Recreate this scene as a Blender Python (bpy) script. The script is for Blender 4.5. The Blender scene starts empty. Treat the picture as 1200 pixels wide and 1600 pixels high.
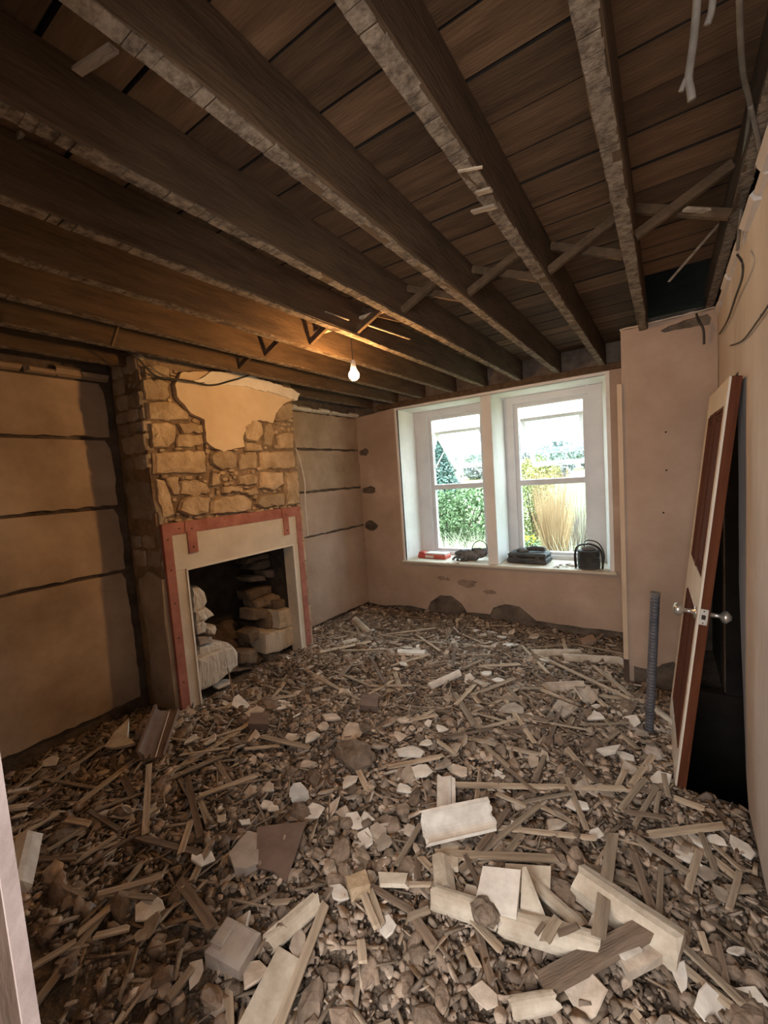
import bpy, math, random
import numpy as np
from mathutils import Vector, Matrix, noise as mnoise
from mathutils.geometry import delaunay_2d_cdt

scene = bpy.context.scene
COL = scene.collection
R = random.Random(7)
RN = np.random.default_rng(11)

# ------------------------------------------------------------------ camera
FPX = 668.0
CZ = 1.5
def _n(v):
    v = np.array(v, float); return v / np.linalg.norm(v)
_Y = _n([441, 85, -FPX]); _X = _n([1009, 17, FPX])
_Z = _n(np.cross(_X, _Y)); _X = _n(np.cross(_Y, _Z))
MR = np.array([_X, _Y, _Z])                    # camera axes -> room axes
cam_data = bpy.data.cameras.new('camera')
cam_data.sensor_fit = 'VERTICAL'; cam_data.sensor_height = 24.0
cam_data.lens = FPX / 1600.0 * 24.0
cam_data.clip_start = 0.02; cam_data.clip_end = 600
cam = bpy.data.objects.new('camera', cam_data); COL.objects.link(cam)
mw = Matrix.Identity(4)
for i in range(3):
    for j in range(3):
        mw[i][j] = MR[i][j]
mw[2][3] = CZ
cam.matrix_world = mw
scene.camera = cam

def at(px, py, **k):
    """room point seen at photo position (px, py) on the plane x=, y= or z="""
    d = MR @ np.array([px - 600.0, -(py - 800.0), -FPX])
    (a, v), = k.items(); i = 'xyz'.index(a)
    o = np.array([0, 0, CZ])
    return Vector(o + d * ((v - o[i]) / d[i]))

# ------------------------------------------------------------------ world, lights, exposure
SKY = 15.5
world = bpy.data.worlds.new('overcast_sky'); scene.world = world
world.use_nodes = True
nt = world.node_tree; nt.nodes.clear()
wo = nt.nodes.new('ShaderNodeOutputWorld'); bg = nt.nodes.new('ShaderNodeBackground')
tc = nt.nodes.new('ShaderNodeTexCoord'); sp = nt.nodes.new('ShaderNodeSeparateXYZ')
rp = nt.nodes.new('ShaderNodeValToRGB')
rp.color_ramp.elements[0].position = 0.0; rp.color_ramp.elements[0].color = (0.245, 0.275, 0.295, 1)
rp.color_ramp.elements[1].position = 1.0; rp.color_ramp.elements[1].color = (0.90, 0.95, 1.0, 1)
bg.inputs[1].default_value = SKY
nt.links.new(tc.outputs['Generated'], sp.inputs[0]); nt.links.new(sp.outputs[2], rp.inputs[0])
nt.links.new(rp.outputs[0], bg.inputs[0]); nt.links.new(bg.outputs[0], wo.inputs[0])

BULB_STRENGTH = 740.0
BULB_COL = (1.0, 0.52, 0.18)
HALL_W = 52.0
al = bpy.data.lights.new('hall_fill', 'AREA'); al.shape = 'RECTANGLE'  # unseen area light added behind the camera to brighten the foreground
al.size = 0.9; al.size_y = 1.3; al.energy = HALL_W; al.color = (1.0, 0.95, 0.90)
ao = bpy.data.objects.new('hall_fill', al); COL.objects.link(ao)
ao.location = (-0.22, -0.85, 1.40); ao.rotation_euler = (math.radians(66), 0, math.radians(24))

scene.view_settings.view_transform = 'Standard'
scene.view_settings.look = 'None'
scene.view_settings.exposure = 0.42
scene.view_settings.gamma = 1.0
scene.view_settings.use_curve_mapping = False

# ------------------------------------------------------------------ materials
def mat(name, c1, c2=None, scale=6.0, rough=0.9, bump=0.3, bscale=40.0, rand=None, c3=None,
        metal=0.0, stretch=(1, 1, 1), bdist=0.01, island=False, coord='Object', detail=6.0, spec=0.3, c3pos=0.62):
    m = bpy.data.materials.new(name); m.use_nodes = True
    t = m.node_tree; N = t.nodes; L = t.links
    b = N['Principled BSDF']
    b.inputs['Roughness'].default_value = rough
    b.inputs['Metallic'].default_value = metal
    b.inputs['Specular IOR Level'].default_value = spec
    c2 = c2 or c1
    tx = N.new('ShaderNodeTexCoord'); mp = N.new('ShaderNodeMapping')
    mp.inputs['Scale'].default_value = stretch
    L.new(tx.outputs[coord], mp.inputs[0])
    ns = N.new('ShaderNodeTexNoise'); ns.inputs['Scale'].default_value = scale
    ns.inputs['Detail'].default_value = detail; ns.inputs['Roughness'].default_value = 0.62
    L.new(mp.outputs[0], ns.inputs['Vector'])
    cr = N.new('ShaderNodeValToRGB')
    cr.color_ramp.elements[0].position = 0.33; cr.color_ramp.elements[0].color = (*c1, 1)
    cr.color_ramp.elements[1].position = 0.66; cr.color_ramp.elements[1].color = (*c2, 1)
    if c3:
        e = cr.color_ramp.elements.new(c3pos); e.color = (*c3, 1)
        cr.color_ramp.elements[-1].position = min(0.95, c3pos + 0.14)
    L.new(ns.outputs['Fac'], cr.inputs[0])
    col = cr.outputs[0]
    if rand:
        hs = N.new('ShaderNodeHueSaturation'); mr = N.new('ShaderNodeMapRange')
        mr.inputs['To Min'].default_value = rand[0]; mr.inputs['To Max'].default_value = rand[1]
        if island:
            g = N.new('ShaderNodeNewGeometry'); src = g.outputs['Random Per Island']
        else:
            g = N.new('ShaderNodeObjectInfo'); src = g.outputs['Random']
        L.new(src, mr.inputs['Value']); L.new(mr.outputs[0], hs.inputs['Value'])
        L.new(col, hs.inputs['Color']); col = hs.outputs[0]
    L.new(col, b.inputs['Base Color'])
    if bump:
        n2 = N.new('ShaderNodeTexNoise'); n2.inputs['Scale'].default_value = bscale
        n2.inputs['Detail'].default_value = 5
        L.new(mp.outputs[0], n2.inputs['Vector'])
        bp = N.new('ShaderNodeBump'); bp.inputs['Strength'].default_value = bump
        bp.inputs['Distance'].default_value = bdist
        L.new(n2.outputs['Fac'], bp.inputs['Height']); L.new(bp.outputs[0], b.inputs['Normal'])
    return m

M = {}
M['plaster'] = mat('pink_lime_plaster', (0.34, 0.24, 0.18), (0.56, 0.43, 0.345), 1.7, 0.92, 0.4, 24, c3=(0.45, 0.335, 0.262), detail=11)
M['plaster_pale'] = mat('pale_plaster', (0.44, 0.39, 0.36), (0.62, 0.58, 0.56), 2.2, 0.9, 0.3, 24, detail=10, stretch=(1, 1, .4))
M['plaster_left'] = mat('buff_plaster', (0.29, 0.208, 0.142), (0.50, 0.385, 0.285), 2.0, 0.92, 0.35, 24, detail=11)
M['plaster_chim'] = mat('ochre_plaster', (0.52, 0.39, 0.26), (0.66, 0.53, 0.38), 3.0, 0.9, 0.35, 18, detail=8)
M['plaster_edge'] = mat('white_plaster_remnant', (0.62, 0.56, 0.48), (0.75, 0.70, 0.62), 7, 0.9, 0.5, 30)
M['mortar'] = mat('earth_mortar', (0.15, 0.105, 0.07), (0.32, 0.23, 0.155), 9, 0.98, 0.9, 35, bdist=0.02)
M['masonry'] = mat('dark_bare_masonry', (0.07, 0.052, 0.040), (0.17, 0.13, 0.10), 7, 0.98, 0.8, 30, bdist=0.02)
M['stone'] = mat('sandstone', (0.34, 0.24, 0.145), (0.56, 0.43, 0.29), 7, 0.95, 0.8, 30, rand=(0.7, 1.12), bdist=0.018)
M['stone_side'] = mat('grey_sandstone', (0.28, 0.225, 0.17), (0.46, 0.385, 0.30), 7, 0.95, 0.8, 30, rand=(0.7, 1.1), bdist=0.018)
M['tooled'] = mat('tooled_stone', (0.46, 0.40, 0.32), (0.62, 0.55, 0.46), 9, 0.95, 1.0, 16, stretch=(1, 2.2, .6), bdist=0.02)
M['soot'] = mat('sooted_masonry', (0.016, 0.013, 0.011), (0.06, 0.047, 0.038), 8, 0.98, 0.8, 30)
M['sootstone'] = mat('sooty_stone', (0.10, 0.075, 0.055), (0.25, 0.19, 0.14), 8, 0.95, 0.8, 30, rand=(0.55, 1.2))
M['joist'] = mat('old_joist', (0.062, 0.037, 0.020), (0.165, 0.103, 0.056), 9, 0.9, 0.5, 40, stretch=(2, .35, 2), c3=(0.11, 0.068, 0.038))
M['board'] = mat('old_floorboard', (0.075, 0.040, 0.020), (0.165, 0.094, 0.050), 7, 0.85, 0.3, 40, stretch=(.4, 3, 2), rand=(0.6, 1.35))
M['board_edge'] = mat('board_gap_shade', (0.008, 0.006, 0.005), (0.02, 0.014, 0.01), 9, 0.95, 0)  # shade of the gaps between ceiling boards, put into the edge colour
M['lathmark'] = mat('lath_scarred_timber', (0.06, 0.045, 0.034), (0.25, 0.195, 0.145), 34, 0.95, 0.6, 70, c3=(0.17, 0.13, 0.095), c3pos=.5)
M['lath'] = mat('split_lath', (0.26, 0.20, 0.145), (0.47, 0.38, 0.285), 11, 0.92, 0.5, 60, stretch=(.3, 3, 3), rand=(0.6, 1.25))
M['lath_dark'] = mat('dark_lath', (0.12, 0.085, 0.062), (0.23, 0.17, 0.125), 11, 0.92, 0.5, 60, stretch=(.3, 3, 3), rand=(0.7, 1.2))
M['lathstuff'] = mat('lath_scrap', (0.17, 0.128, 0.095), (0.38, 0.30, 0.225), 11, 0.92, 0.4, 60, rand=(0.55, 1.3), island=True)
M['rubble'] = mat('mortar_rubble', (0.13, 0.095, 0.070), (0.31, 0.24, 0.185), 12, 0.97, 0.7, 70, rand=(0.5, 1.4), island=True)
M['lump'] = mat('mortar_lump', (0.13, 0.095, 0.07), (0.33, 0.25, 0.19), 14, 0.97, 0.8, 60, rand=(0.65, 1.25))
M['crumb'] = mat('plaster_crumb', (0.20, 0.15, 0.115), (0.48, 0.39, 0.315), 12, 0.95, 0.4, 60, rand=(0.4, 1.45), island=True)
M['shard'] = mat('broken_plaster', (0.34, 0.275, 0.22), (0.58, 0.50, 0.42), 12, 0.92, 0.4, 50, rand=(0.62, 1.2))
M['white'] = mat('white_painted_plaster', (0.50, 0.45, 0.40), (0.72, 0.68, 0.62), 12, 0.8, 0.35, 30)
M['cornice'] = mat('cream_painted_plaster', (0.40, 0.335, 0.26), (0.60, 0.535, 0.445), 14, 0.85, 0.5, 40, rand=(0.9, 1.05), detail=9)
M['dirt'] = mat('mortar_dust', (0.10, 0.074, 0.056), (0.24, 0.185, 0.14), 7, 0.99, 0.9, 70, bdist=0.02)
M['slate'] = mat('brown_slate', (0.13, 0.088, 0.070), (0.19, 0.135, 0.11), 9, 0.85, 0.2, 40)
M['grey_stone'] = mat('grey_stone', (0.30, 0.25, 0.215), (0.44, 0.38, 0.335), 9, 0.95, 0.5, 40)
M['winwhite'] = mat('white_window_paint', (0.58, 0.58, 0.61), (0.66, 0.66, 0.68), 5, 0.45, 0.05, 20)
M['reveal'] = mat('white_reveal_paint', (0.70, 0.68, 0.65), (0.80, 0.78, 0.76), 4, 0.7, 0.15, 20)
M['surround'] = mat('cream_stone_surround', (0.50, 0.43, 0.335), (0.60, 0.53, 0.425), 5, 0.75, 0.15, 40)
M['redstrip'] = mat('dusty_red_steel', (0.25, 0.085, 0.058), (0.40, 0.165, 0.125), 6, 0.8, 0.2, 50)
M['door'] = mat('red_brown_varnish', (0.065, 0.020, 0.009), (0.115, 0.038, 0.018), 7, 0.8, 0.15, 60, stretch=(3, 3, .3), spec=.1)
M['doorcream'] = mat('cream_door_paint', (0.52, 0.45, 0.37), (0.62, 0.55, 0.46), 6, 0.7, 0.15, 40)
M['steel'] = mat('worn_chrome', (0.40, 0.38, 0.35), (0.55, 0.52, 0.48), 14, 0.35, 0.1, 40, metal=0.8)
M['screw'] = mat('screw_hole', (0.03, 0.02, 0.018), None, 5, 0.8, 0)
M['tube'] = mat('blue_grey_tube', (0.045, 0.048, 0.06), (0.11, 0.105, 0.115), 10, 0.55, 0.3, 80, spec=.5)
M['batten'] = mat('pale_batten', (0.46, 0.34, 0.24), (0.58, 0.45, 0.33), 8, 0.8, 0.2, 40, stretch=(2, 2, .3))
M['cable_grey'] = mat('grey_cable', (0.10, 0.085, 0.07), (0.19, 0.165, 0.14), 12, 0.6, 0.1, 40)
M['cable_dark'] = mat('dark_cable', (0.02, 0.018, 0.016), (0.05, 0.042, 0.036), 12, 0.5, 0.1, 40)
M['cable_white'] = mat('white_cable', (0.55, 0.50, 0.44), (0.68, 0.62, 0.56), 12, 0.5, 0.1, 40)
M['black'] = mat('dusty_black_plastic', (0.025, 0.026, 0.027), (0.085, 0.085, 0.082), 12, 0.7, 0.3, 50)
M['greycloth'] = mat('grey_glove_cloth', (0.06, 0.06, 0.062), (0.22, 0.21, 0.205), 16, 0.9, 0.6, 50)
M['redplastic'] = mat('red_plastic', (0.45, 0.065, 0.05), (0.55, 0.12, 0.09), 8, 0.5, 0.1, 40)
M['palecard'] = mat('pale_card', (0.60, 0.55, 0.50), (0.74, 0.69, 0.64), 8, 0.8, 0.2, 40)
M['jamb'] = mat('dusty_mauve_paint', (0.22, 0.175, 0.165), (0.30, 0.245, 0.23), 5, 0.7, 0.2, 40)
M['jambdark'] = mat('dark_jamb_wood', (0.05, 0.032, 0.024), (0.09, 0.06, 0.045), 8, 0.8, 0.3, 40, stretch=(2, 2, .3))
M['void'] = mat('painted_void_shade', (0.006, 0.005, 0.005), (0.014, 0.012, 0.011), 6, 0.98, 0.4, 30)  # near-black colour stands in for the shade inside the voids
M['grass'] = mat('meadow_grass', (0.10, 0.13, 0.04), (0.19, 0.21, 0.09), 1.2, 0.95, 0.4, 8, detail=8)
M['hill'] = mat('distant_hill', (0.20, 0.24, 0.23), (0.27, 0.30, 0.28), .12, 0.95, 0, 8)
M['leaf'] = mat('shrub_leaf', (0.08, 0.14, 0.055), (0.17, 0.24, 0.11), 3, 0.6, 0, rand=(0.6, 1.35), island=True)
M['leaf_y'] = mat('yellow_green_leaf', (0.19, 0.22, 0.07), (0.30, 0.31, 0.12), 3, 0.6, 0, rand=(0.6, 1.3), island=True)
M['leaf_c'] = mat('blue_green_needle', (0.065, 0.13, 0.115), (0.12, 0.20, 0.175), 3, 0.7, 0, rand=(0.6, 1.3), island=True)
M['leaf_far'] = mat('far_tree_leaf', (0.16, 0.20, 0.20), (0.24, 0.28, 0.275), .5, 0.8, 0, rand=(0.8, 1.15), island=True)  # distance haze is mixed into this pale leaf colour
M['twig'] = mat('grey_twig', (0.20, 0.16, 0.13), (0.36, 0.30, 0.25), 6, 0.9, 0, rand=(0.7, 1.2), island=True)
M['goldstem'] = mat('golden_stem', (0.36, 0.22, 0.11), (0.50, 0.33, 0.18), 2, 0.8, 0, rand=(0.6, 1.2), island=True)
M['drygrass'] = mat('pale_dry_grass', (0.38, 0.40, 0.24), (0.58, 0.58, 0.42), 3, 0.9, 0, rand=(0.6, 1.2), island=True)
M['gravel'] = mat('garden_path', (0.30, 0.26, 0.26), (0.44, 0.39, 0.38), 9, 0.95, 0.4, 30)
M['bark'] = mat('bark', (0.06, 0.045, 0.035), (0.12, 0.09, 0.07), 8, 0.95, 0.4, 30)

def glass_mat():
    m = bpy.data.materials.new('window_glass'); m.use_nodes = True
    t = m.node_tree; t.nodes.clear(); N = t.nodes; L = t.links
    o = N.new('ShaderNodeOutputMaterial'); tr = N.new('ShaderNodeBsdfTransparent'); gl = N.new('ShaderNodeBsdfGlossy')
    tr.inputs[0].default_value = (0.86, 0.94, 0.955, 1); gl.inputs['Roughness'].default_value = 0.03
    lw = N.new('ShaderNodeLayerWeight'); lw.inputs[0].default_value = 0.2
    mr = N.new('ShaderNodeMapRange'); mr.inputs['To Min'].default_value = .03; mr.inputs['To Max'].default_value = .45
    mx = N.new('ShaderNodeMixShader')
    L.new(lw.outputs['Facing'], mr.inputs['Value']); L.new(mr.outputs[0], mx.inputs[0]); L.new(tr.outputs[0], mx.inputs[1]); L.new(gl.outputs[0], mx.inputs[2])
    L.new(mx.outputs[0], o.inputs[0]); return m
M['glass'] = glass_mat()
def emit_mat(name, c, s):
    m = bpy.data.materials.new(name); m.use_nodes = True
    b = m.node_tree.nodes['Principled BSDF']
    b.inputs['Base Color'].default_value = (*c, 1)
    b.inputs['Emission Color'].default_value = (*c, 1); b.inputs['Emission Strength'].default_value = s
    return m
M['bulb'] = emit_mat('lit_bulb_glass', BULB_COL, BULB_STRENGTH)

# ------------------------------------------------------------------ mesh helpers
def tag(o, label=None, cat=None, group=None, kind=None):
    if label: o['label'] = label
    if cat: o['category'] = cat
    if group: o['group'] = group
    if kind: o['kind'] = kind
    return o
def mesh(name, V, F, m):
    me = bpy.data.meshes.new(name)
    me.from_pydata([tuple(v) for v in V], [], [tuple(f) for f in F]); me.update()
    if m: me.materials.append(m)
    return me
def obj(name, me, parent=None, loc=None, smooth=False):
    o = bpy.data.objects.new(name, me); COL.objects.link(o)
    if parent is not None: o.parent = parent
    if loc is not None: o.location = loc
    if smooth:
        for p in me.polygons: p.use_smooth = True
    return o
def empty(name, loc=(0, 0, 0), rot=(0, 0, 0)):
    o = bpy.data.objects.new(name, None); COL.objects.link(o); o.location = loc; o.rotation_euler = rot
    o.empty_display_size = .05
    return o
class MB:
    """collects shapes for ONE mesh"""
    def __init__(s): s.V = []; s.F = []
    def add(s, V, F):
        b = len(s.V); s.V += [tuple(v) for v in V]; s.F += [tuple(i + b for i in f) for f in F]; return s
    def box(s, a, b, c=0.0):
        x0, y0, z0 = a; x1, y1, z1 = b
        if c <= 0:
            V = [(x0, y0, z0), (x1, y0, z0), (x1, y1, z0), (x0, y1, z0), (x0, y0, z1), (x1, y0, z1), (x1, y1, z1), (x0, y1, z1)]
            F = [(0, 3, 2, 1), (4, 5, 6, 7), (0, 1, 5, 4), (1, 2, 6, 5), (2, 3, 7, 6), (3, 0, 4, 7)]
            return s.add(V, F)
        def ring(z, i):
            return [(x0 + i, y0 + i, z), (x1 - i, y0 + i, z), (x1 - i, y1 - i, z), (x0 + i, y1 - i, z)]
        V = ring(z0, c) + ring(z0 + c, 0) + ring(z1 - c, 0) + ring(z1, c)
        F = [(3, 2, 1, 0), (12, 13, 14, 15)]
        for k in range(3):
            for i in range(4):
                j = (i + 1) % 4; F.append((4 * k + i, 4 * k + j, 4 * k + 4 + j, 4 * k + 4 + i))
        return s.add(V, F)
    def beam(s, a, b, w, h, up=(0, 0, 1)):
        a = Vector(a); b = Vector(b); d = (b - a).normalized(); u = Vector(up)
        if abs(d.dot(u)) > .98: u = Vector((0, 1, 0))
        sd = d.cross(u).normalized(); up = sd.cross(d).normalized()
        V = [p + sd * (i * w / 2) + up * (j * h / 2) for p in (a, b) for i, j in ((-1, -1), (1, -1), (1, 1), (-1, 1))]
        return s.add(V, [(0, 1, 2, 3), (7, 6, 5, 4), (0, 4, 5, 1), (1, 5, 6, 2), (2, 6, 7, 3), (3, 7, 4, 0)])
    def tube(s, pts, r, n=8):
        pts = [Vector(p) for p in pts]; rr = r if isinstance(r, (list, tuple)) else [r] * len(pts)
        base = len(s.V); ref = None
        for i, p in enumerate(pts):
            d = (pts[min(i + 1, len(pts) - 1)] - pts[max(i - 1, 0)]).normalized()
            if ref is None: ref = Vector((0, 0, 1)) if abs(d.z) < .9 else Vector((1, 0, 0))
            a = d.cross(ref).normalized(); b = d.cross(a).normalized(); ref = -a.cross(d) if False else ref
            for k in range(n):
                t = 2 * math.pi * k / n; s.V.append(tuple(p + a * (math.cos(t) * rr[i]) + b * (math.sin(t) * rr[i])))
        for i in range(len(pts) - 1):
            for k in range(n):
                j = (k + 1) % n; q = base + i * n
                s.F.append((q + k, q + j, q + n + j, q + n + k))
        s.F.append(tuple(base + k for k in reversed(range(n)))); q = base + (len(pts) - 1) * n
        s.F.append(tuple(q + k for k in range(n)))
        return s
    def lathe(s, prof, c=(0, 0, 0), n=20, axis='z'):
        base = len(s.V)
        for r, z in prof:
            for k in range(n):
                t = 2 * math.pi * k / n; x, y = r * math.cos(t), r * math.sin(t)
                v = (x, y, z) if axis == 'z' else ((z, x, y) if axis == 'x' else (x, z, y))
                s.V.append((v[0] + c[0], v[1] + c[1], v[2] + c[2]))
        for i in range(len(prof) - 1):
            for k in range(n):
                j = (k + 1) % n; q = base + i * n
                s.F.append((q + k, q + j, q + n + j, q + n + k))
        s.F.append(tuple(base + k for k in reversed(range(n)))); q = base + (len(prof) - 1) * n
        s.F.append(tuple(q + k for k in range(n)))
        return s
    def prism(s, prof, x0, x1, j=0.0):
        """profile in (y,z) extruded along x, ends broken by j"""
        n = len(prof); base = len(s.V)
        for x in (x0, x1):
            for y, z in prof: s.V.append((x + R.uniform(-j, j), y, z))
        for k in range(n):
            q = (k + 1) % n; s.F.append((base + k, base + q, base + n + q, base + n + k))
        s.F.append(tuple(base + k for k in reversed(range(n)))); s.F.append(tuple(base + n + k for k in range(n)))
        return s
    def build(s, name, m, parent=None, loc=None, smooth=False):
        return obj(name, mesh(name, s.V, s.F, m), parent, loc, smooth)

def catmull(P, k=6):
    P = [Vector(p) for p in P]; out = []
    Q = [P[0]] + P + [P[-1]]
    for i in range(len(P) - 1):
        a, b, c, d = Q[i:i + 4]
        for j in range(k):
            t = j / k
            out.append(.5 * ((2 * b) + (c - a) * t + (2 * a - 5 * b + 4 * c - d) * t * t + (3 * b - a - 3 * c + d) * t ** 3))
    out.append(P[-1]); return out

def jag(poly, step, amp, keep=()):
    """resample a closed outline with a ragged edge; edges whose index is in keep stay straight"""
    out = []
    for i, p in enumerate(poly):
        q = poly[(i + 1) % len(poly)]
        L = math.hypot(q[0] - p[0], q[1] - p[1]); n = max(1, int(L / step))
        if i in keep: out.append(tuple(p)); continue
        nx, ny = -(q[1] - p[1]) / max(L, 1e-6), (q[0] - p[0]) / max(L, 1e-6)
        for k in range(n):
            t = k / n; a = R.uniform(-amp, amp) if k else 0
            out.append((p[0] + (q[0] - p[0]) * t + nx * a, p[1] + (q[1] - p[1]) * t + ny * a))
    return out
def slab(name, outline, holes, org, ua, va, na, th, m, parent=None, wob=0.0, grid=None):
    """plate with real thickness and holes; front face at the plane, body goes against na"""
    org = Vector(org); ua = Vector(ua); va = Vector(va); na = Vector(na)
    pts = []; faces = []
    for lp in [outline] + holes:
        b = len(pts); pts += [Vector(p) for p in lp]; faces.append([b + i for i in range(len(lp))])
    edges = []
    for f in faces:
        edges += [(f[i], f[(i + 1) % len(f)]) for i in range(len(f))]
    if grid:
        xs = [p[0] for p in outline]; ys = [p[1] for p in outline]
        x = min(xs) + grid / 2
        while x < max(xs):
            y = min(ys) + grid / 2
            while y < max(ys):
                if inpoly((x, y), outline) and not any(inpoly((x, y), h) for h in holes):
                    pts.append(Vector((x + R.uniform(-.2, .2) * grid, y + R.uniform(-.2, .2) * grid)))
                y += grid
            x += grid
    r = delaunay_2d_cdt(pts, edges, [], 0, 1e-5)
    v2 = r[0]; tris = []
    for t in r[2]:
        c = ((v2[t[0]][0] + v2[t[1]][0] + v2[t[2]][0]) / 3, (v2[t[0]][1] + v2[t[1]][1] + v2[t[2]][1]) / 3)
        if inpoly(c, outline) and not any(inpoly(c, h) for h in holes): tris.append(tuple(t))
    n = len(v2); V = []
    for k in (0, 1):
        for p in v2:
            w = wob * mnoise.noise(Vector((p[0] * 2.2, p[1] * 2.2, 3.1 + org.x))) if k == 0 else 0
            V.append(org + ua * p[0] + va * p[1] + na * (w - k * th))
    flip = ua.cross(va).dot(na) < 0
    F = []; cnt = {}
    for t in tris:
        F.append(t if not flip else t[::-1]); F.append(tuple(i + n for i in (t[::-1] if not flip else t)))
        for i in range(3):
            e = (t[i], t[(i + 1) % 3]); cnt[e] = 1
    for (a, b) in cnt:
        if (b, a) not in cnt: F.append((b, a, a + n, b + n) if not flip else (a, b, b + n, a + n))
    return obj(name, mesh(name, V, F, m), parent)
def inpoly(p, poly):
    x, y = p[0], p[1]; c = False; j = len(poly) - 1
    for i in range(len(poly)):
        xi, yi = poly[i][0], poly[i][1]; xj, yj = poly[j][0], poly[j][1]
        if (yi > y) != (yj > y) and x < (xj - xi) * (y - yi) / (yj - yi) + xi: c = not c
        j = i
    return c

def bulk(name, V, F, m, parent=None, kind=None):
    """fast triangle mesh from arrays"""
    me = bpy.data.meshes.new(name)
    V = np.asarray(V, np.float32).reshape(-1, 3); F = np.asarray(F, np.int32).reshape(-1, 3)
    me.vertices.add(len(V)); me.vertices.foreach_set('co', V.ravel())
    me.loops.add(F.size); me.loops.foreach_set('vertex_index', F.ravel())
    me.polygons.add(len(F)); me.polygons.foreach_set('loop_start', np.arange(0, F.size, 3, dtype=np.int32))
    me.polygons.foreach_set('loop_total', np.full(len(F), 3, np.int32))
    me.update(calc_edges=True); me.validate()
    me.materials.append(m)
    return obj(name, me, parent)

# ------------------------------------------------------------------ room constants
XL, YF, XR, ZC = -3.07, 4.15, 0.262, 2.31
CHX, CY0, CY1 = -2.70, 1.47, 2.76
def ss(a, b, x):
    t = np.clip((x - a) / (b - a), 0, 1); return t * t * (3 - 2 * t)
def H(x, y):
    """height of the rubble surface"""
    x = np.asarray(x, float); y = np.asarray(y, float)
    h = 0.012 - 0.075 * ss(2.6, 4.0, y) + 0.02 * ss(-1.5, -2.9, x) * ss(1.9, 1.2, y)
    h = h + 0.014 * np.sin(3.1 * x + 1.7 * y) + 0.011 * np.sin(5.3 * y - 2.2 * x + 1) + 0.008 * np.sin(9.1 * x + 4) * np.sin(8.3 * y)
    for cx, cy, r, a in ((-1.25, 1.95, .22, .05), (-2.35, 2.35, .35, .05), (-1.1, 1.0, .3, .03), (-2.45, 1.25, .25, .05), (0.0, 2.9, .22, .04), (-1.9, 1.9, .25, .03), (-2.9, 3.9, .3, .04)):
        h = h + a * np.exp(-((x - cx) ** 2 + (y - cy) ** 2) / (r * r))
    return h
def onfloor(px, py, lift=0.0):
    p = at(px, py, z=0.02)
    for _ in range(4):
        p = at(px, py, z=float(H(p.x, p.y)) + lift)
    return p

# ================================================================== SETTING
def structure(o, label=None):
    o['kind'] = 'structure'
    if label: o['label'] = label
    return o
# floor: bumpy bed of dust and fine mortar
nx, ny = 120, 150
gx = np.linspace(-3.55, 0.9, nx); gy = np.linspace(-2.7, 4.3, ny)
GX, GY = np.meshgrid(gx, gy)
GZ = H(GX, GY) - 0.012 + RN.uniform(-.006, .006, GX.shape)
V = np.stack([GX, GY, GZ], -1).reshape(-1, 3)
idx = np.arange(nx * ny).reshape(ny, nx)
a, b, c, d = idx[:-1, :-1].ravel(), idx[:-1, 1:].ravel(), idx[1:, 1:].ravel(), idx[1:, :-1].ravel()
fcx = (V[a, 0] + V[c, 0]) / 2; fcy = (V[a, 1] + V[c, 1]) / 2
kp = ~((fcx > .055) & (fcy > 2.235) & (fcy < 3.3)); a, b, c, d = a[kp], b[kp], c[kp], d[kp]  # floor left out here so the shadow behind the door turns black
fl = bulk('floor', V, np.concatenate([np.stack([a, b, c], 1), np.stack([a, c, d], 1)]), M['dirt'])
structure(fl, 'floor buried under brown mortar dust and demolition rubble')

# --- left wall: bare masonry with plaster sheets separated by shelf chases
wl = MB().box((-3.35, 0.0, -0.2), (XL - 0.025, CY0, 2.62)).box((-3.35, CY1, -0.2), (XL - 0.025, 4.5, 2.62)).build('wall_left', M['masonry'])
structure(wl, 'left wall with sheets of buff plaster between open shelf chases')
rows = [(0.105, 0.985), (1.008, 1.418), (1.443, 1.868), (1.893, 2.235)]
for k, (z0, z1) in enumerate(rows):
    slab('plaster_sheet', jag([(0.12, z0), (1.405, z0), (1.41, (z0 + z1) / 2), (1.40, z1 - .05), (1.375, z1), (0.12, z1)], 0.04, 0.006, keep=(4,)), [],
         (XL, 0, 0), (0, 1, 0), (0, 0, 1), (1, 0, 0), 0.024, M['plaster_left'], wl, wob=.006, grid=.14)
for k, (z0, z1) in enumerate([(0.03, 0.935), (0.958, 1.392), (1.418, 1.83), (1.855, 2.215)]):
    slab('plaster_sheet', jag([(CY1 + .02, z0), (YF, z0 - .03 * (k == 0)), (YF, z1), (CY1 + .02, z1)], 0.05, 0.006, keep=(1,)), [],
         (XL, 0, 0), (0, 1, 0), (0, 0, 1), (1, 0, 0), 0.024, M['plaster'] if k < 2 else M['plaster_left'], wl, wob=.006, grid=.14)
# ragged cornice scar along the top
for (y0, y1, zb) in ((0.15, 1.40, 2.25), (CY1 + .05, 4.1, 2.225)):
    y = y0
    while y < y1:
        L = R.uniform(.06, .16); b_ = MB()
        h = R.uniform(.03, .065); dpt = R.uniform(.02, .05)
        pr_ = [(0, 0), (dpt, h * .2), (dpt * 1.1, h * .7), (dpt * .4, h), (0, h)]
        b_.prism([(p[0], p[1]) for p in pr_], 0, L, .012)
        o = b_.build('plaster_remnant', M['plaster_edge'] if y0 > 2 else M['plaster_left'], wl)
        # prism runs along x with profile in (y,z); turn so it runs along the wall
        o.location = (XL - .004, y, zb); o.rotation_euler = (0, 0, math.radians(90)); o.scale = (1, -1, 1)
        y += L * R.uniform(.9, 1.3)

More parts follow.
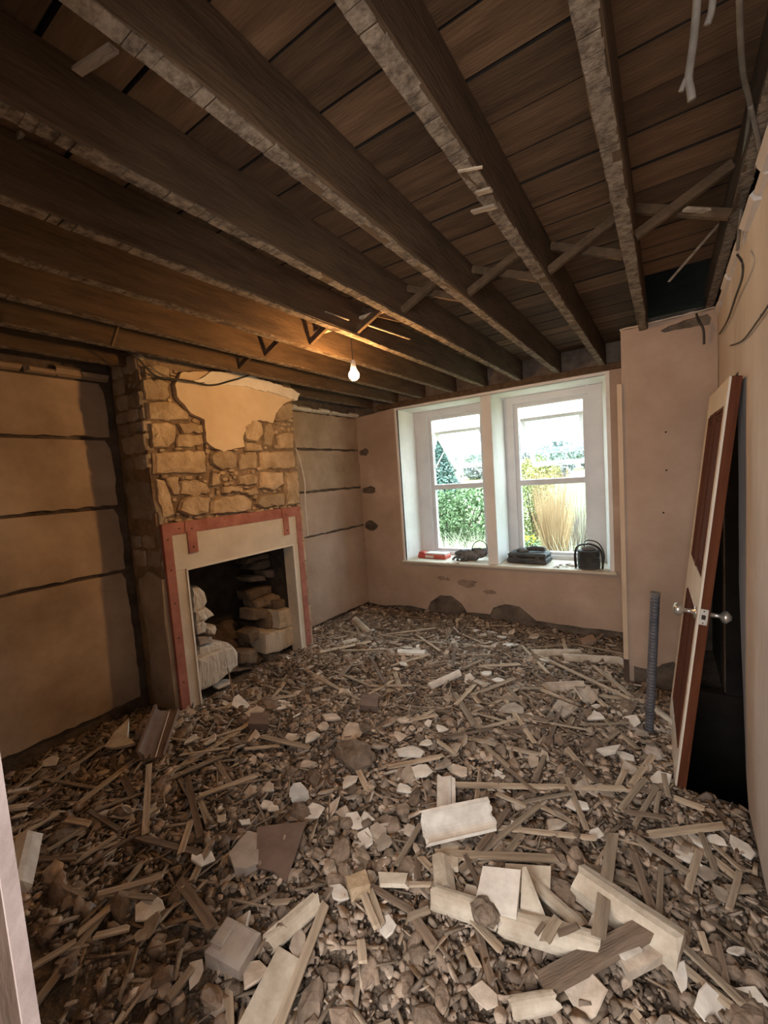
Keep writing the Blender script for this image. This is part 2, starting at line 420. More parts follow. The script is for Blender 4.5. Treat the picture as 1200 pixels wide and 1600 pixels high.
# --- far wall
wf = MB()
WX0, WX1, WZ0, WZ1 = -2.50, -0.42, 0.52, 2.235
MX0, MX1 = -1.525, -1.425
YM = YF + 0.024
wf.box((-3.35, YM, -.3), (WX0 - .029, 4.62, 2.62)).box((WX1 + .029, YM, -.3), (.9, 4.62, 2.62)).box((WX0 - .029, YM, -.3), (WX1 + .029, 4.62, WZ0 - .006)).box((WX0 - .029, YM, WZ1 + .024), (WX1 + .029, 4.62, 2.62))
wfo = structure(wf.build('wall_far', M['masonry']), 'far wall of pinkish plaster around the twin window, ragged along the bottom')
def P(px, py):
    p = at(px, py, y=YF); return (p.x, p.z)
bot = [(XL, -0.02)] + [P(600, 946), P(640, 946), P(668, 953), P(673, 940), P(688, 930), P(705, 931), P(722, 944), P(730, 957), P(766, 960), P(770, 950), P(790, 944), P(812, 948), P(826, 960), P(838, 970), P(900, 979), P(974, 988)] + [(-.20, .02)]
out = bot + [(-.20, 2.26), (WX1, 2.27), (WX1, WZ0 + .02), (WX0, WZ0 + .02), (WX0, 2.26), (-2.7, 2.25), (XL, 2.22)]
out = jag(out, .06, .006, keep=tuple(range(len(bot) + 1, len(bot) + 4)))
def blob(cx, cz, w, h, n=10, j=.25):
    return [(cx + math.cos(t) * w / 2 * R.uniform(1 - j, 1 + j), cz + math.sin(t) * h / 2 * R.uniform(1 - j, 1 + j)) for t in [2 * math.pi * k / n for k in range(n)]]
hl = []
for q, w, h in (((569, 707), .14, .09), ((577, 766), .20, .09), ((579, 821), .19, .13)):
    c = P(*q); hl.append(blob(c[0], c[1], w, h))
slab('plaster_sheet', out, hl, (0, YF, 0), (1, 0, 0), (0, 0, 1), (0, -1, 0), 0.024, M['plaster'], wfo, wob=.005, grid=.16)
slab('plaster_sheet', jag([(WX0, WZ1 + .0), (WX1, WZ1), (WX1, 2.275), (WX0, 2.262)], .07, .006, keep=(0,)), [], (0, YF, 0), (1, 0, 0), (0, 0, 1), (0, -1, 0), .024, M['plaster'], wfo)
for q, w, h in (((690, 903), .10, .045), ((728, 911), .24, .09), ((765, 925), .12, .05), ((700, 905), .05, .04)):
    c = P(*q)
    slab('damp_stain_patch', blob(c[0], c[1], w, h, 14, .3), [], (0, YF - .0045, 0), (1, 0, 0), (0, 0, 1), (0, -1, 0), .003,
         mat('old_damp_patch', (0.19, 0.13, 0.10), (0.30, 0.22, 0.17), 14, .95, .3, 30), wfo)
# timber lintel above the window
structure(MB().box((-2.75, YF - .035, 2.265), (-.24, YF + .02, 2.315), .004).build('trim_1', M['joist']), 'dark timber plate carrying the joist ends over the window')

# --- reveal linings, mullion, sill
rv = MB()
rv.add([(WX0, YF - .004, WZ0), (WX0, 4.56, WZ0), (WX0, 4.56, WZ1), (WX0, YF - .004, WZ1), (WX0 - .03, YF - .004, WZ0), (WX0 - .03, 4.56, WZ0), (WX0 - .03, 4.56, WZ1), (WX0 - .03, YF - .004, WZ1)],
       [(0, 1, 2, 3), (4, 7, 6, 5), (0, 3, 7, 4), (1, 5, 6, 2), (3, 2, 6, 7), (0, 4, 5, 1)])
rv.add([(WX1, YF - .004, WZ0), (WX1 - .075, 4.56, WZ0), (WX1 - .075, 4.56, WZ1), (WX1, YF - .004, WZ1), (WX1 + .03, YF - .004, WZ0), (WX1 + .03, 4.56, WZ0), (WX1 + .03, 4.56, WZ1), (WX1 + .03, YF - .004, WZ1)],
       [(0, 3, 2, 1), (4, 5, 6, 7), (0, 4, 7, 3), (1, 2, 6, 5), (3, 7, 6, 2), (0, 1, 5, 4)])
rv.box((WX0 - .03, YF - .004, WZ1), (WX1 + .03, 4.56, WZ1 + .025))
structure(rv.build('trim_2', M['reveal']), 'white painted reveal lining inside the window opening')
structure(MB().box((MX0, YF + .005, WZ0 + .02), (MX1, 4.60, WZ1), .006).build('trim_3', M['reveal']), 'thick white mullion post between the two windows')
structure(MB().box((WX0 - .03, YF - .045, WZ0 - .004), (WX1 + .05, 4.60, WZ0 + .022), .006).build('trim_4', M['surround']), 'dusty cream window sill board')

def window(name, x0, x1, gx0, gx1, ty, tz, by, bz, label):
    w = empty(name, ((x0 + x1) / 2, 4.57, WZ0)); structure(w, label)
    def part(nm, mb, m): 
        o = mb.build(nm, m, w); o.matrix_parent_inverse = Matrix.Translation(-Vector(w.location)); return o
    y0, y1 = 4.545, 4.63
    zt, zb, t1, t0 = 2.12, .615, 1.372, 1.312
    f = MB()
    f.box((x0, y0, WZ0 + .02), (gx0 - .045, y1, WZ1), .005).box((gx1 + .045, y0, WZ0 + .02), (x1, y1, WZ1), .005)
    f.box((gx0 - .045, y0, zt + .04), (gx1 + .045, y1, WZ1), .005).box((gx0 - .045, y0, WZ0 + .02), (gx1 + .045, y1, zb - .03), .005)
    part('outer_frame', f, M['winwhite'])
    g = MB()
    g.box((gx0 - .05, y0 + .022, zb - .035), (gx0, y1 - .01, zt + .045), .004).box((gx1, y0 + .022, zb - .035), (gx1 + .05, y1 - .01, zt + .045), .004)
    g.box((gx0, y0 + .022, zt), (gx1, y1 - .01, zt + .045), .004).box((gx0, y0 + .022, zb - .035), (gx1, y1 - .01, zb), .004)
    part('inner_frame', g, M['winwhite'])
    part('transom', MB().box((gx0, y0 + .012, t0), (gx1, y1 - .005, t1), .006), M['winwhite'])
    part('lower_pane', MB().box((gx0, 4.598, zb), (gx1, 4.604, t0)), M['glass'])
    # top-hung sash pushed open
    ang = math.atan2(by - ty, tz - bz); L = math.hypot(by - ty, tz - bz)
    s = empty('open_sash', (0, 0, 0)); s.parent = w; s.matrix_parent_inverse = Matrix.Translation(-Vector(w.location))
    s.location = (0, ty, tz); s.rotation_euler = (ang, 0, 0)
    sm = MB(); sw = .042
    a0, a1 = gx0 + .006, gx1 - .006
    sm.box((a0, -.02, -L), (a0 + sw, .02, 0), .004).box((a1 - sw, -.02, -L), (a1, .02, 0), .004)
    sm.box((a0 + sw, -.02, -.045), (a1 - sw, .02, 0), .004).box((a0 + sw, -.02, -L), (a1 - sw, .02, -L + .045), .004)
    sm.build('sash_frame', M['winwhite'], s)
    MB().box((a0 + sw, -.003, -L + .045), (a1 - sw, .003, -.045)).build('sash_pane', M['glass'], s)
    xm = (a0 + a1) / 2
    MB().box((xm - .02, -.03, -L + .004), (xm + .02, -.02, -L + .03), .002).tube([(xm, -.03, -L + .018), (xm, -.05, -L + .01), (xm + .03, -.055, -L - .005), (xm + .07, -.055, -L)], .006, 8).build('handle', M['winwhite'], s)
    for xs in (gx0 + .003, gx1 - .003):
        e = Vector((xs, ty + (by - ty) * .5, tz + (bz - tz) * .5)); q = Vector((xs, 4.60, tz - L * .62))
        part('stay_arm', MB().beam(q, e, .004, .014).beam((xs, 4.60, tz - L * .25), (xs, 4.60, q.z), .004, .016), M['steel'])
    return w
window('window_1', WX0, MX0, -2.29, -1.70, 4.62, 1.995, 5.16, 1.56, 'left hand window with its top sash swung far outward')
window('window_2', MX1, WX1 - .07, -1.284, -.664, 4.62, 2.02, 5.08, 1.51, 'right hand window with its top sash pushed open less')

# --- right wall with ragged opening and void behind
wr = MB()
wr.box((XR + .026, 0.0, -.1), (XR + .2, 2.16, 2.62)).box((XR + .026, 2.16, 1.86), (XR + .2, 4.2, 2.62)).box((XR + .026, 3.30, -.1), (XR + .2, 4.2, 1.86))
wr.box((XR + .026, -2.7, -.1), (XR + .2, 0.0, 2.62))
wro = structure(wr.build('wall_right', M['masonry']), 'right wall, pale plaster broken off along the top, with a doorway')
o1 = [(-2.7, .05), (1.3, .02), (2.11, .03), (2.16, .02), (2.235, .17), (2.30, .5), (2.40, .95), (2.405, 1.845), (3.262, 1.845), (3.262, 2.335), (2.7, 2.33), (2.0, 2.325), (1.2, 2.33), (-2.7, 2.33)]
slab('plaster_sheet', jag(o1, .07, .006, keep=(7, 8)), [], (XR, 0, 0), (0, 1, 0), (0, 0, 1), (-1, 0, 0), .025, M['plaster_pale'], wro, wob=.006, grid=.16)
y = 0.8
while y < 3.2:      # broken cornice lip along the top of the right wall
    L = R.uniform(.10, .28); h = R.uniform(.03, .06); dd = R.uniform(.014, .04)
    o = MB().prism([(0, 0), (dd * .6, h * .1), (dd, h * .6), (dd * .6, h), (0, h)], 0, L, .015).build('plaster_remnant', M['plaster_pale'], wro)
    o.location = (XR + .002, y, 2.30 + R.uniform(-.01, .01)); o.rotation_euler = (0, 0, math.radians(90))
    y += L * R.uniform(.85, 1.15)
HX, HY0, HY1 = .055, 2.235, 3.25          # edge of a floor hole added for the black shadow behind the door
vd = MB()
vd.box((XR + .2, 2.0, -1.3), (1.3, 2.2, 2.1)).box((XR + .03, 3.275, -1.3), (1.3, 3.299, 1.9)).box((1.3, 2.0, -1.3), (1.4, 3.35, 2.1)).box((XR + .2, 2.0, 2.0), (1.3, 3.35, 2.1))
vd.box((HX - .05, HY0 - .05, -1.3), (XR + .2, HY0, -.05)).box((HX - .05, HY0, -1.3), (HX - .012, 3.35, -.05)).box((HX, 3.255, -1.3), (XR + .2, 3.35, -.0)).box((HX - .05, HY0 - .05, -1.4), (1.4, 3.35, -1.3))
structure(vd.build('wall_cupboard', M['void']), 'walls coloured near-black for the shade in the void behind the leaning door')

# --- projecting return wall (faces the camera) beside the window
PX0, PY = -0.236, 3.26
wp = structure(MB().box((PX0 + .01, PY + .022, -.1), (.13, PY + .10, 2.335)).box((.13, PY + .022, 1.3), (XR + .03, PY + .10, 2.335)).build('wall_return', M['masonry']), 'narrow projecting wall of brown plaster right of the window')
hole = [P3 for P3 in [(-0.02, 2.285), (0.04, 2.305), (.12, 2.32), (.215, 2.325), (.232, 2.30), (.222, 2.262), (.15, 2.268), (.06, 2.272), (0.0, 2.27)]]
slab('plaster_sheet', jag([(PX0, .10), (-.1, .085), (-.04, .14), (.02, .17), (.08, .10), (.12, .08), (.13, .6), (.17, 1.3), (.22, 1.6), (XR, 1.8), (XR, 2.347), (PX0, 2.337)], .06, .006, keep=(9, 11)), [jag(hole, .02, .003)],  # lower right edge cut back to shape the shadow behind the door
     (0, PY, 0), (1, 0, 0), (0, 0, 1), (0, -1, 0), .022, M['plaster'], wp, wob=.005, grid=.13)
slab('plaster_lip', jag([(PX0 - .004, 2.337), (XR, 2.349), (XR, 2.357), (PX0 - .004, 2.345)], .04, .003), [], (0, PY - .008, 0), (1, 0, 0), (0, 0, 1), (0, -1, 0), .03, M['batten'], wp)
structure(MB().box((PX0, PY + .02, -.1), (PX0 + .03, 4.2, 2.335)).build('wall_return_side', M['plaster']), 'hidden side of the projecting wall')
for (x, z) in ((.0, 1.66), (.0, 1.42), (-.02, 1.15)):
    MB().lathe([(.006, 0), (.006, -.004)], (x, PY - .001, z), 8, 'y').build('screw_hole', M['screw'], wp)
MB().lathe([(.005, -.003), (.005, 0)], (XR - .002, 1.86, 1.93), 8, 'x').build('screw_hole', M['screw'], wro)
pw = empty('corner_batten', (PX0 - .014, PY, 0.0))
tag(pw, 'tall pale wooden batten nailed up the edge of the projecting wall right of the window', 'batten')
MB().box((-.014, -.012, .03), (.014, .012, 2.0), .002).build('strip', M['batten'], pw)
MB().box((-.016, -.013, -.08), (.016, .013, .14), .002).build('dark_foot', M['jambdark'], pw)

# --- near wall, doorway jamb, hall
structure(MB().box((-3.4, 0.0, -.1), (-.86, .14, 2.62)).box((-.86, 0.0, 2.07), (XR + .03, .14, 2.62)).build('wall_near', M['plaster']))
dj = empty('door_1', (-.79, .07, 0)); structure(dj, 'doorway jamb with dusty mauve architrave at the left edge')
for nm, bx, m_ in (('architrave', ((-.045, .07, -.02), (.048, .088, 2.1)), 'jamb'), ('jamb_lining', ((-.01, -.09, -.02), (.04, .07, 2.05)), 'jambdark'), ('outer_bead', ((-.075, .07, -.02), (-.045, .098, 2.1)), 'jambdark')):
    MB().box(*bx, .004).build(nm, M[m_], dj)
structure(MB().box((-1.5, -2.8, -.1), (XR + .1, -2.7, 2.5)).box((-1.5, -2.7, -.1), (-1.4, 0.0, 2.5)).build('wall_hall', M['plaster_pale']))
structure(MB().box((-1.5, -2.8, 2.42), (XR + .2, 0.0, 2.5)).build('ceiling_hall', M['plaster_pale']))

# --- ceiling: boards, joists, struts
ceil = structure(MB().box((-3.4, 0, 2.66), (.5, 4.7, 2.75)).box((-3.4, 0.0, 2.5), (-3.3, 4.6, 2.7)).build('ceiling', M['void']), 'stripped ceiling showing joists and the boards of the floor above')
y = .14; k = 0
bme = {}
while y < 4.28:
    w = R.uniform(.158, .188); g = R.choice([.006, .009, .013])
    cuts = [-3.3] + ([R.choice([-2.155, -1.795, -1.47])] if k % 3 == 1 else ([R.choice([-1.13, -.79])] if k % 3 == 2 else [])) + [-.112, .47]
    for i in range(len(cuts) - 1):
        if cuts[i + 1] > 0 and y + w > 2.93: continue
        z = 2.492 + R.uniform(0, .004)
        L = cuts[i + 1] - cuts[i] - .003
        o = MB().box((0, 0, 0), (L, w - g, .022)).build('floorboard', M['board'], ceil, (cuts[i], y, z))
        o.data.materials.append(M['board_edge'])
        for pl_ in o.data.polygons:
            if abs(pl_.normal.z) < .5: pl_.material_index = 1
    y += w; k += 1
JX = [-2.85, -2.50, -2.155, -1.80, -1.47, -1.13, -.79, -.437, -.11, .225]
for x in JX:
    spans = [(.14, YM - .01)]
    if x == -2.85: spans = [(.14, 1.46), (2.78, YM)]
    if x == -.11: spans = [(.14, PY + .02)]
    if x == .225: spans = [(.14, PY + .05)]
    for (y0, y1) in spans:
        j = MB(); zb_ = ZC if x < .2 else 2.36
        hw = .024 if x < .2 else .02
        # lightly uneven joist, segmented
        n = max(2, int((y1 - y0) / .25)); Vv = []; Ff = []
        for i in range(n + 1):
            yy = y0 + (y1 - y0) * i / n; e = .003
            for (sx, zz) in ((-1, zb_ + .006), (-.85, zb_), (.85, zb_), (1, zb_ + .006), (1, 2.49), (-1, 2.49)):
                Vv.append((x + sx * hw + R.uniform(-e, e) * (zz < 2.4), yy, zz + R.uniform(-e, e) * (zz < 2.4)))
        for i in range(n):
            for q in range(6):
                r_ = (q + 1) % 6; Ff.append((6 * i + q, 6 * i + r_, 6 * i + 6 + r_, 6 * i + 6 + q))
        Ff += [tuple(range(5, -1, -1)), tuple(range(6 * n, 6 * n + 6))]
        j.add(Vv, Ff)
        jo = j.build('ceiling_joist', M['joist'], ceil)
        # strip of lime and lath scars on the underside
        s = MB(); yy = y0 + .02
        while yy < y1 - .05:
            L = R.uniform(.022, .05); wd = hw * R.uniform(.86, 1.0)
            s.box((x - wd, yy, zb_ - R.uniform(.0008, .003)), (x + wd * R.uniform(.8, 1), yy + L, zb_ + .004)); yy += L + R.choice([.0008, .001, .003, .005])
        so = s.build('lath_scars', M['lathmark'], jo); so['kind'] = 'stuff'
for i in range(len(JX) - 1):
    xa, xb = JX[i] + .024, JX[i + 1] - .024
    if JX[i] < -2.6: continue
    y = 2.03 + .04 * math.sin(i * 2.1)
    MB().beam((xa, y - .035, 2.335), (xb, y - .035, 2.465), .022, .032).build('herringbone_strut', M['joist'], ceil)
    MB().beam((xa, y + .035, 2.465), (xb, y + .035, 2.335), .022, .032).build('herringbone_strut', M['joist'], ceil)

# ================================================================== CHIMNEY BREAST
cb = MB()
cx0 = -3.5
cb.box((cx0, CY0, -.1), (CHX - .022, 1.60, 2.5)).box((cx0, 2.60, -.1), (CHX - .022, CY1, 2.5)).box((cx0, 1.60, .97), (CHX - .022, 2.60, 2.5)).box((cx0, 1.6, -.1), (-3.28, 2.6, .97))
ch = structure(cb.build('wall_chimney', M['mortar']), 'chimney breast of bare rubble stone with a patch of ochre plaster left near the top')
fb = MB().box((-3.27, 1.59, -.1), (-3.25, 2.61, 1.0)).box((-3.27, 1.595, -.1), (CHX - .03, 1.603, 1.0)).box((-3.27, 2.597, -.1), (CHX - .03, 2.605, 1.0)).box((-3.27, 1.6, .962), (CHX - .03, 2.6, .972))
fb.build('firebox_lining', M['soot'], ch)
def stone(poly, depth, org, ua, va, na, m, parent, name='stone', jit=.009, back=.03):
    """irregular dressed stone: outline, chamfer ring, raised lumpy face"""
    poly = jag(poly, .035, jit) if len(poly) > 3 else poly
    n = len(poly); cx = sum(p[0] for p in poly) / n; cy = sum(p[1] for p in poly) / n
    org = Vector(org); ua = Vector(ua); va = Vector(va); na = Vector(na); V = []
    for sc, d in ((1.0, -back), (1.0, depth * .35), (.90, depth * .85), (.5, depth * 1.0)):
        for p in poly:
            w = R.uniform(-.14, .14) * depth * (.5 if sc < .8 else 1) if d > 0 else 0
            if sc < .8: sc = R.uniform(.35, .68)
            V.append(org + ua * (cx + (p[0] - cx) * sc) + va * (cy + (p[1] - cy) * sc) + na * (d + w))
    V.append(org + ua * (cx + R.uniform(-.02, .02)) + va * (cy + R.uniform(-.008, .008)) + na * depth * .98)
    F = []
    for k in range(3):
        for i in range(n):
            j = (i + 1) % n; F.append((k * n + i, k * n + j, (k + 1) * n + j, (k + 1) * n + i))
    for i in range(n): F.append((3 * n + i, 3 * n + (i + 1) % n, 4 * n))
    if ua.cross(va).dot(na) < 0: F = [f[::-1] for f in F]
    return obj(name, mesh(name, V, F, m), parent)
def c5(x, y):
    p = at(180 + x / 2.857, 560 + y / 2.857, x=CHX); return (p.y, p.z)
FA = dict(org=(CHX - .022, 0, 0), ua=(0, 1, 0), va=(0, 0, 1), na=(1, 0, 0))
big = [
 [(118, 95), (190, 88), (240, 110), (245, 165), (225, 190), (130, 185)],
 [(135, 197), (235, 192), (290, 215), (330, 245), (330, 275), (230, 280), (145, 272)],
 [(152, 290), (230, 283), (270, 300), (268, 370), (235, 402), (165, 400)],
 [(278, 288), (340, 285), (392, 295), (396, 330), (300, 335)],
 [(282, 340), (392, 338), (398, 378), (340, 398), (278, 395)],
 [(168, 422), (280, 412), (400, 414), (408, 510), (290, 512), (172, 516)],
 [(428, 425), (500, 408), (540, 430), (542, 485), (480, 500), (430, 470)],
 [(556, 425), (632, 415), (636, 492), (560, 498)],
 [(648, 420), (800, 412), (806, 490), (650, 496)],
 [(186, 538), (225, 545), (250, 610), (270, 700), (215, 712), (192, 640)],
 [(292, 550), (360, 540), (410, 560), (430, 595), (350, 618), (295, 605)],
 [(548, 525), (600, 515), (640, 530), (636, 560), (550, 565)],
 [(478, 572), (555, 568), (560, 592), (480, 602)],
 [(650, 508), (748, 505), (752, 560), (700, 590), (645, 580)],
 [(756, 506), (812, 502), (822, 650), (762, 660)],
 [(292, 640), (340, 615), (425, 620), (415, 690), (330, 700), (280, 680)],
 [(428, 640), (470, 615), (580, 612), (614, 640), (610, 675), (540, 690), (430, 695)],
 [(640, 615), (700, 605), (752, 600), (756, 655), (660, 668), (628, 650)],
 [(566, 300), (610, 275), (650, 285), (660, 340), (630, 375), (575, 360)],
 [(668, 300), (700, 282), (716, 330), (700, 392), (665, 385)],
 [(722, 345), (760, 330), (796, 335), (798, 400), (740, 402)],
 [(712, 240), (745, 208), (792, 200), (796, 262), (740, 280)],
 [(122, 40), (180, 30), (240, 45), (245, 85), (130, 88)],
 [(575, 378), (650, 385), (655, 412), (580, 415)],
 [(430, 508), (470, 515), (468, 560), (425, 570)],
 [(562, 600), (625, 572), (640, 600), (615, 612)],
 [(225, 535), (285, 528), (285, 610), (260, 610)],
]
occ = []
for q in big:
    P2 = [c5(*p) for p in q]
    stone(P2, R.uniform(.02, .045), m=M['stone'], parent=ch, **FA); occ.append(P2)
patch = [c5(*p) for p in [(300, 62), (400, 60), (520, 78), (640, 110), (770, 160), (800, 180), (745, 205), (712, 245), (700, 288), (640, 276), (590, 298), (565, 350), (572, 395), (530, 402), (480, 418), (440, 402), (402, 372), (393, 275), (330, 245), (270, 170), (262, 120), (285, 70)]]
occ.append(patch)
slab('plaster_patch', jag(patch, .03, .005), [], (CHX + .018, 0, 0), (0, 1, 0), (0, 0, 1), (1, 0, 0), .04, M['plaster_chim'], ch, wob=.006, grid=.1)
lip = [c5(*p) for p in [(385, 85), (420, 62), (560, 68), (660, 105), (780, 140), (812, 160), (800, 190), (700, 158), (560, 128), (420, 118), (330, 110)]]
slab('white_plaster_lip', jag(lip, .025, .006), [], (CHX + .036, 0, 0), (0, 1, 0), (0, 0, 1), (1, 0, 0), .03, M['plaster_edge'], ch)
# small packing stones in the gaps of the front
cnt = 0
for t in range(4000):
    y, z = R.uniform(CY0 + .02, CY1 - .02), R.uniform(1.30, 2.30)
    w, h = R.uniform(.03, .075), R.uniform(.02, .045)
    pl = [(y + math.cos(a_) * w / 2 * R.uniform(.75, 1.1), z + math.sin(a_) * h / 2 * R.uniform(.75, 1.1)) for a_ in [k * math.pi / 4 for k in range(8)]]
    if any(inpoly((y, z), o_) or any(inpoly(p, o_) for p in pl) for o_ in occ): continue
    if not (CY0 + .01 < min(p[0] for p in pl) and max(p[0] for p in pl) < CY1 - .01): continue
    occ.append(pl); stone(pl, R.uniform(.010, .03), m=M['stone'], parent=ch, jit=.002, **FA); cnt += 1
    if cnt > 110: break
# side of the breast, facing the room entrance
FS = dict(org=(0, CY0 - .0, 0), ua=(1, 0, 0), va=(0, 0, 1), na=(0, -1, 0))
MB().box((XL + .002, CY0 - .012, -.05), (CHX - .02, CY0 + .01, 2.4)).build('mortar_bed', M['mortar'], ch)
occ2 = []
def cs(x, y):
    p = at(x, y, y=CY0); return (p.x, p.z)
for q in ([(197, 760), (205, 748), (236, 752), (246, 800), (240, 815), (212, 812)],):
    P2 = [cs(*p) for p in q]; stone(P2, .02, m=M['stone_side'], parent=ch, **FS); occ2.append(P2)
occ2.append([(-2.97, 0), (-2.72, 0), (-2.72, .98), (-2.97, .95)])
slab('grey_plaster_patch', jag([(-2.985, -.02), (-2.70, -.02), (-2.70, .95), (-2.86, .99), (-2.99, .93), (-2.965, .5)], .05, .01, keep=(1,)), [], (0, CY0 - .026, 0), (1, 0, 0), (0, 0, 1), (0, -1, 0), .03,
     mat('grey_brown_render', (0.27, 0.215, 0.165), (0.42, 0.35, 0.275), 5, .95, .5, 26), ch, wob=.012, grid=.08)
z = 1.02
while z < 2.3:
    h = R.uniform(.07, .13); x = XL + R.uniform(.02, .05)
    while x < CHX - .05:
        w = R.uniform(.07, .19); x1 = min(x + w, CHX - .01)
        if x1 - x > .04:
            P2 = [(x, z + R.uniform(0, .015)), ((x + x1) / 2, z - .004), (x1 - .008, z + R.uniform(0, .012)), (x1 - .006, z + h - .015), ((x + x1) / 2, z + h - .008), (x, z + h - R.uniform(.01, .03))]
            if not any(inpoly(p, o_) for p in P2 for o_ in occ2):
                stone(P2, R.uniform(.012, .035), m=M['stone_side'], parent=ch, **FS)
        x = x1 + .006
    z += h
# right side of the breast
for k in range(9):
    z = .08 + k * .25
    stone([(CHX - .25, z), (CHX - .03, z), (CHX - .03, z + .22), (CHX - .25, z + .22)], .012, (0, CY1, 0), (1, 0, 0), (0, 0, 1), (0, 1, 0), M['stone'], ch)
# masonry piers beside the surround at low level (front)
for (y0, y1) in ((CY0 + .0, CY0 + .05), (2.70, CY1)):
    z = .03
    while z < 1.28:
        h = R.uniform(.1, .22); stone([(y0, z), (y1, z), (y1, z + h - .01), (y0, z + h - .01)], .015, m=M['stone_side'] if y0 < 2 else M['stone'], parent=ch, **FA); z += h

# ---- stones in and about the firebox: part of the chimney masonry
def c4(x, y, X): 
    p = at(280 + x / 6, 840 + y / 6, x=X); return (p.y, p.z)
def face_block(px4, X, m, dep, name='stone', back=.12):
    P2 = [c4(*p, X) for p in px4]
    return stone(P2, dep, (X, 0, 0), (0, 1, 0), (0, 0, 1), (1, 0, 0), m, ch, name, .004, back)
face_block([(150, 1140), (320, 1075), (490, 1020), (540, 1080), (540, 1195), (330, 1370), (165, 1440)], -2.78, M['tooled'], .03, 'tooled_stone', .2)
face_block([(800, 905), (1055, 830), (1080, 990), (940, 1060), (805, 1090)], -2.80, M['tooled'], .03, 'tooled_stone', .2)
face_block([(925, 690), (1050, 655), (1062, 822), (935, 855)], -2.80, M['tooled'], .02, 'tooled_stone', .2)
for q, X in (([(540, 1075), (700, 1040), (720, 1090), (700, 1170), (545, 1180)], -2.86), ([(620, 900), (720, 840), (745, 890), (730, 950), (640, 985)], -2.9), ([(800, 1090), (930, 1060), (960, 1130), (820, 1160)], -2.84),
             ([(610, 380), (700, 350), (780, 360), (790, 400), (650, 415)], -3.02), ([(780, 310), (880, 290), (910, 330), (860, 375), (800, 370)], -3.0), ([(620, 510), (740, 470), (850, 450), (850, 510), (640, 590)], -3.0),
             ([(680, 600), (860, 520), (930, 540), (930, 600), (780, 650), (700, 660)], -2.96), ([(640, 300), (700, 230), (860, 200), (900, 260), (760, 300)], -3.04), ([(600, 250), (640, 190), (720, 160), (860, 140), (880, 190), (700, 215)], -3.06),
             ([(650, 670), (760, 650), (850, 700), (780, 760), (650, 770)], -2.95), ([(800, 700), (920, 680), (920, 830), (800, 860)], -2.93), ([(910, 200), (1000, 150), (1010, 300), (930, 330)], -2.95), ([(860, 590), (1010, 560), (1030, 640), (880, 690)], -2.9)):
    face_block(q, X, M['sootstone'], R.uniform(.03, .06))
for q, X in (([(95, 470), (150, 450), (215, 500), (235, 600), (180, 680), (105, 690)], -2.86), ([(110, 690), (220, 640), (300, 720), (200, 790), (120, 800)], -2.84), ([(140, 810), (200, 770), (240, 800), (230, 880), (150, 910)], -2.82), ([(230, 850), (300, 810), (325, 850), (300, 910), (240, 900)], -2.82),
             ([(140, 920), (280, 915), (300, 970), (160, 1010)], -2.84), ([(150, 1020), (330, 970), (440, 980), (500, 1030), (330, 1080), (160, 1120)], -2.86)):
    face_block(q, X, M['grey_stone'] if R.random() < .5 else M['tooled'], R.uniform(.03, .06))
# sooty mortar slope behind
V = []; F = []
n1, n2 = 22, 12
for i in range(n1):
    for j in range(n2):
        yy = 1.605 + (2.595 - 1.605) * i / (n1 - 1); xx = -3.25 + .43 * j / (n2 - 1)
        z = .06 + .42 * (1 - j / (n2 - 1)) ** 1.1 * (1 - .55 * i / (n1 - 1)) + .30 * math.exp(-((yy - 1.62) / .2) ** 2) * (1 - .5 * j / (n2 - 1)) + .04 * mnoise.noise(Vector((xx * 9, yy * 9, 2))) + .02 * mnoise.noise(Vector((xx * 27, yy * 27, 2)))
        V.append((xx, yy, z))
for i in range(n1 - 1):
    for j in range(n2 - 1):
        a_ = i * n2 + j; F.append((a_, a_ + n2, a_ + n2 + 1, a_ + 1))
obj('fallen_mortar', mesh('fallen_mortar', V, F, mat('warm_soot', (0.05, 0.036, 0.028), (0.19, 0.135, 0.10), 8, .98, .9, 30, bdist=.02)), ch)

# ================================================================== FIREPLACE SURROUND
fs = empty('fireplace_surround', (CHX, 2.09, 0.0))
tag(fs, 'cream fireplace surround framed by a dusty red strip on the bare stone chimney breast', 'fireplace')
def fpart(name, mb, m, parent=None, inv=True):
    o = mb.build(name, m, parent or fs)
    if parent is None: o.matrix_parent_inverse = Matrix.Translation(-Vector(fs.location))
    return o
X0, X1 = CHX - .005, CHX + .022
fpart('frieze', MB().box((X0, 1.525, .985), (X1, 2.645, 1.225), .003), M['surround'])
for (y0, y1) in ((1.525, 1.600), (2.582, 2.645)):
    fpart('jamb', MB().box((X0 - .09, y0, -.03), (X1, y1, .985), .003), M['surround'])
bead = MB().box((X1 - .002, 1.597, -.03), (X1 + .010, 1.609, .985), .002).box((X1 - .002, 2.574, -.03), (X1 + .010, 2.586, .985), .002).box((X1 - .002, 1.597, .975), (X1 + .010, 2.586, .989), .002)
fpart('inner_bead', bead, M['plaster_edge'])
fpart('soffit', MB().box((X0 - .09, 1.6, .972), (X1 - .004, 2.582, .986), .002), M['surround'])
rl = fpart('red_strip', MB().box((X0, 1.468, -.03), (X1 + .006, 1.527, 1.30), .002), M['redstrip'])
rt = fpart('red_strip', MB().box((X0, 1.527, 1.222), (X1 + .006, 2.643, 1.302), .002), M['redstrip'])
rr = fpart('red_strip', MB().box((X0, 2.643, -.03), (X1 + .006, 2.702, 1.302), .002), M['redstrip'])
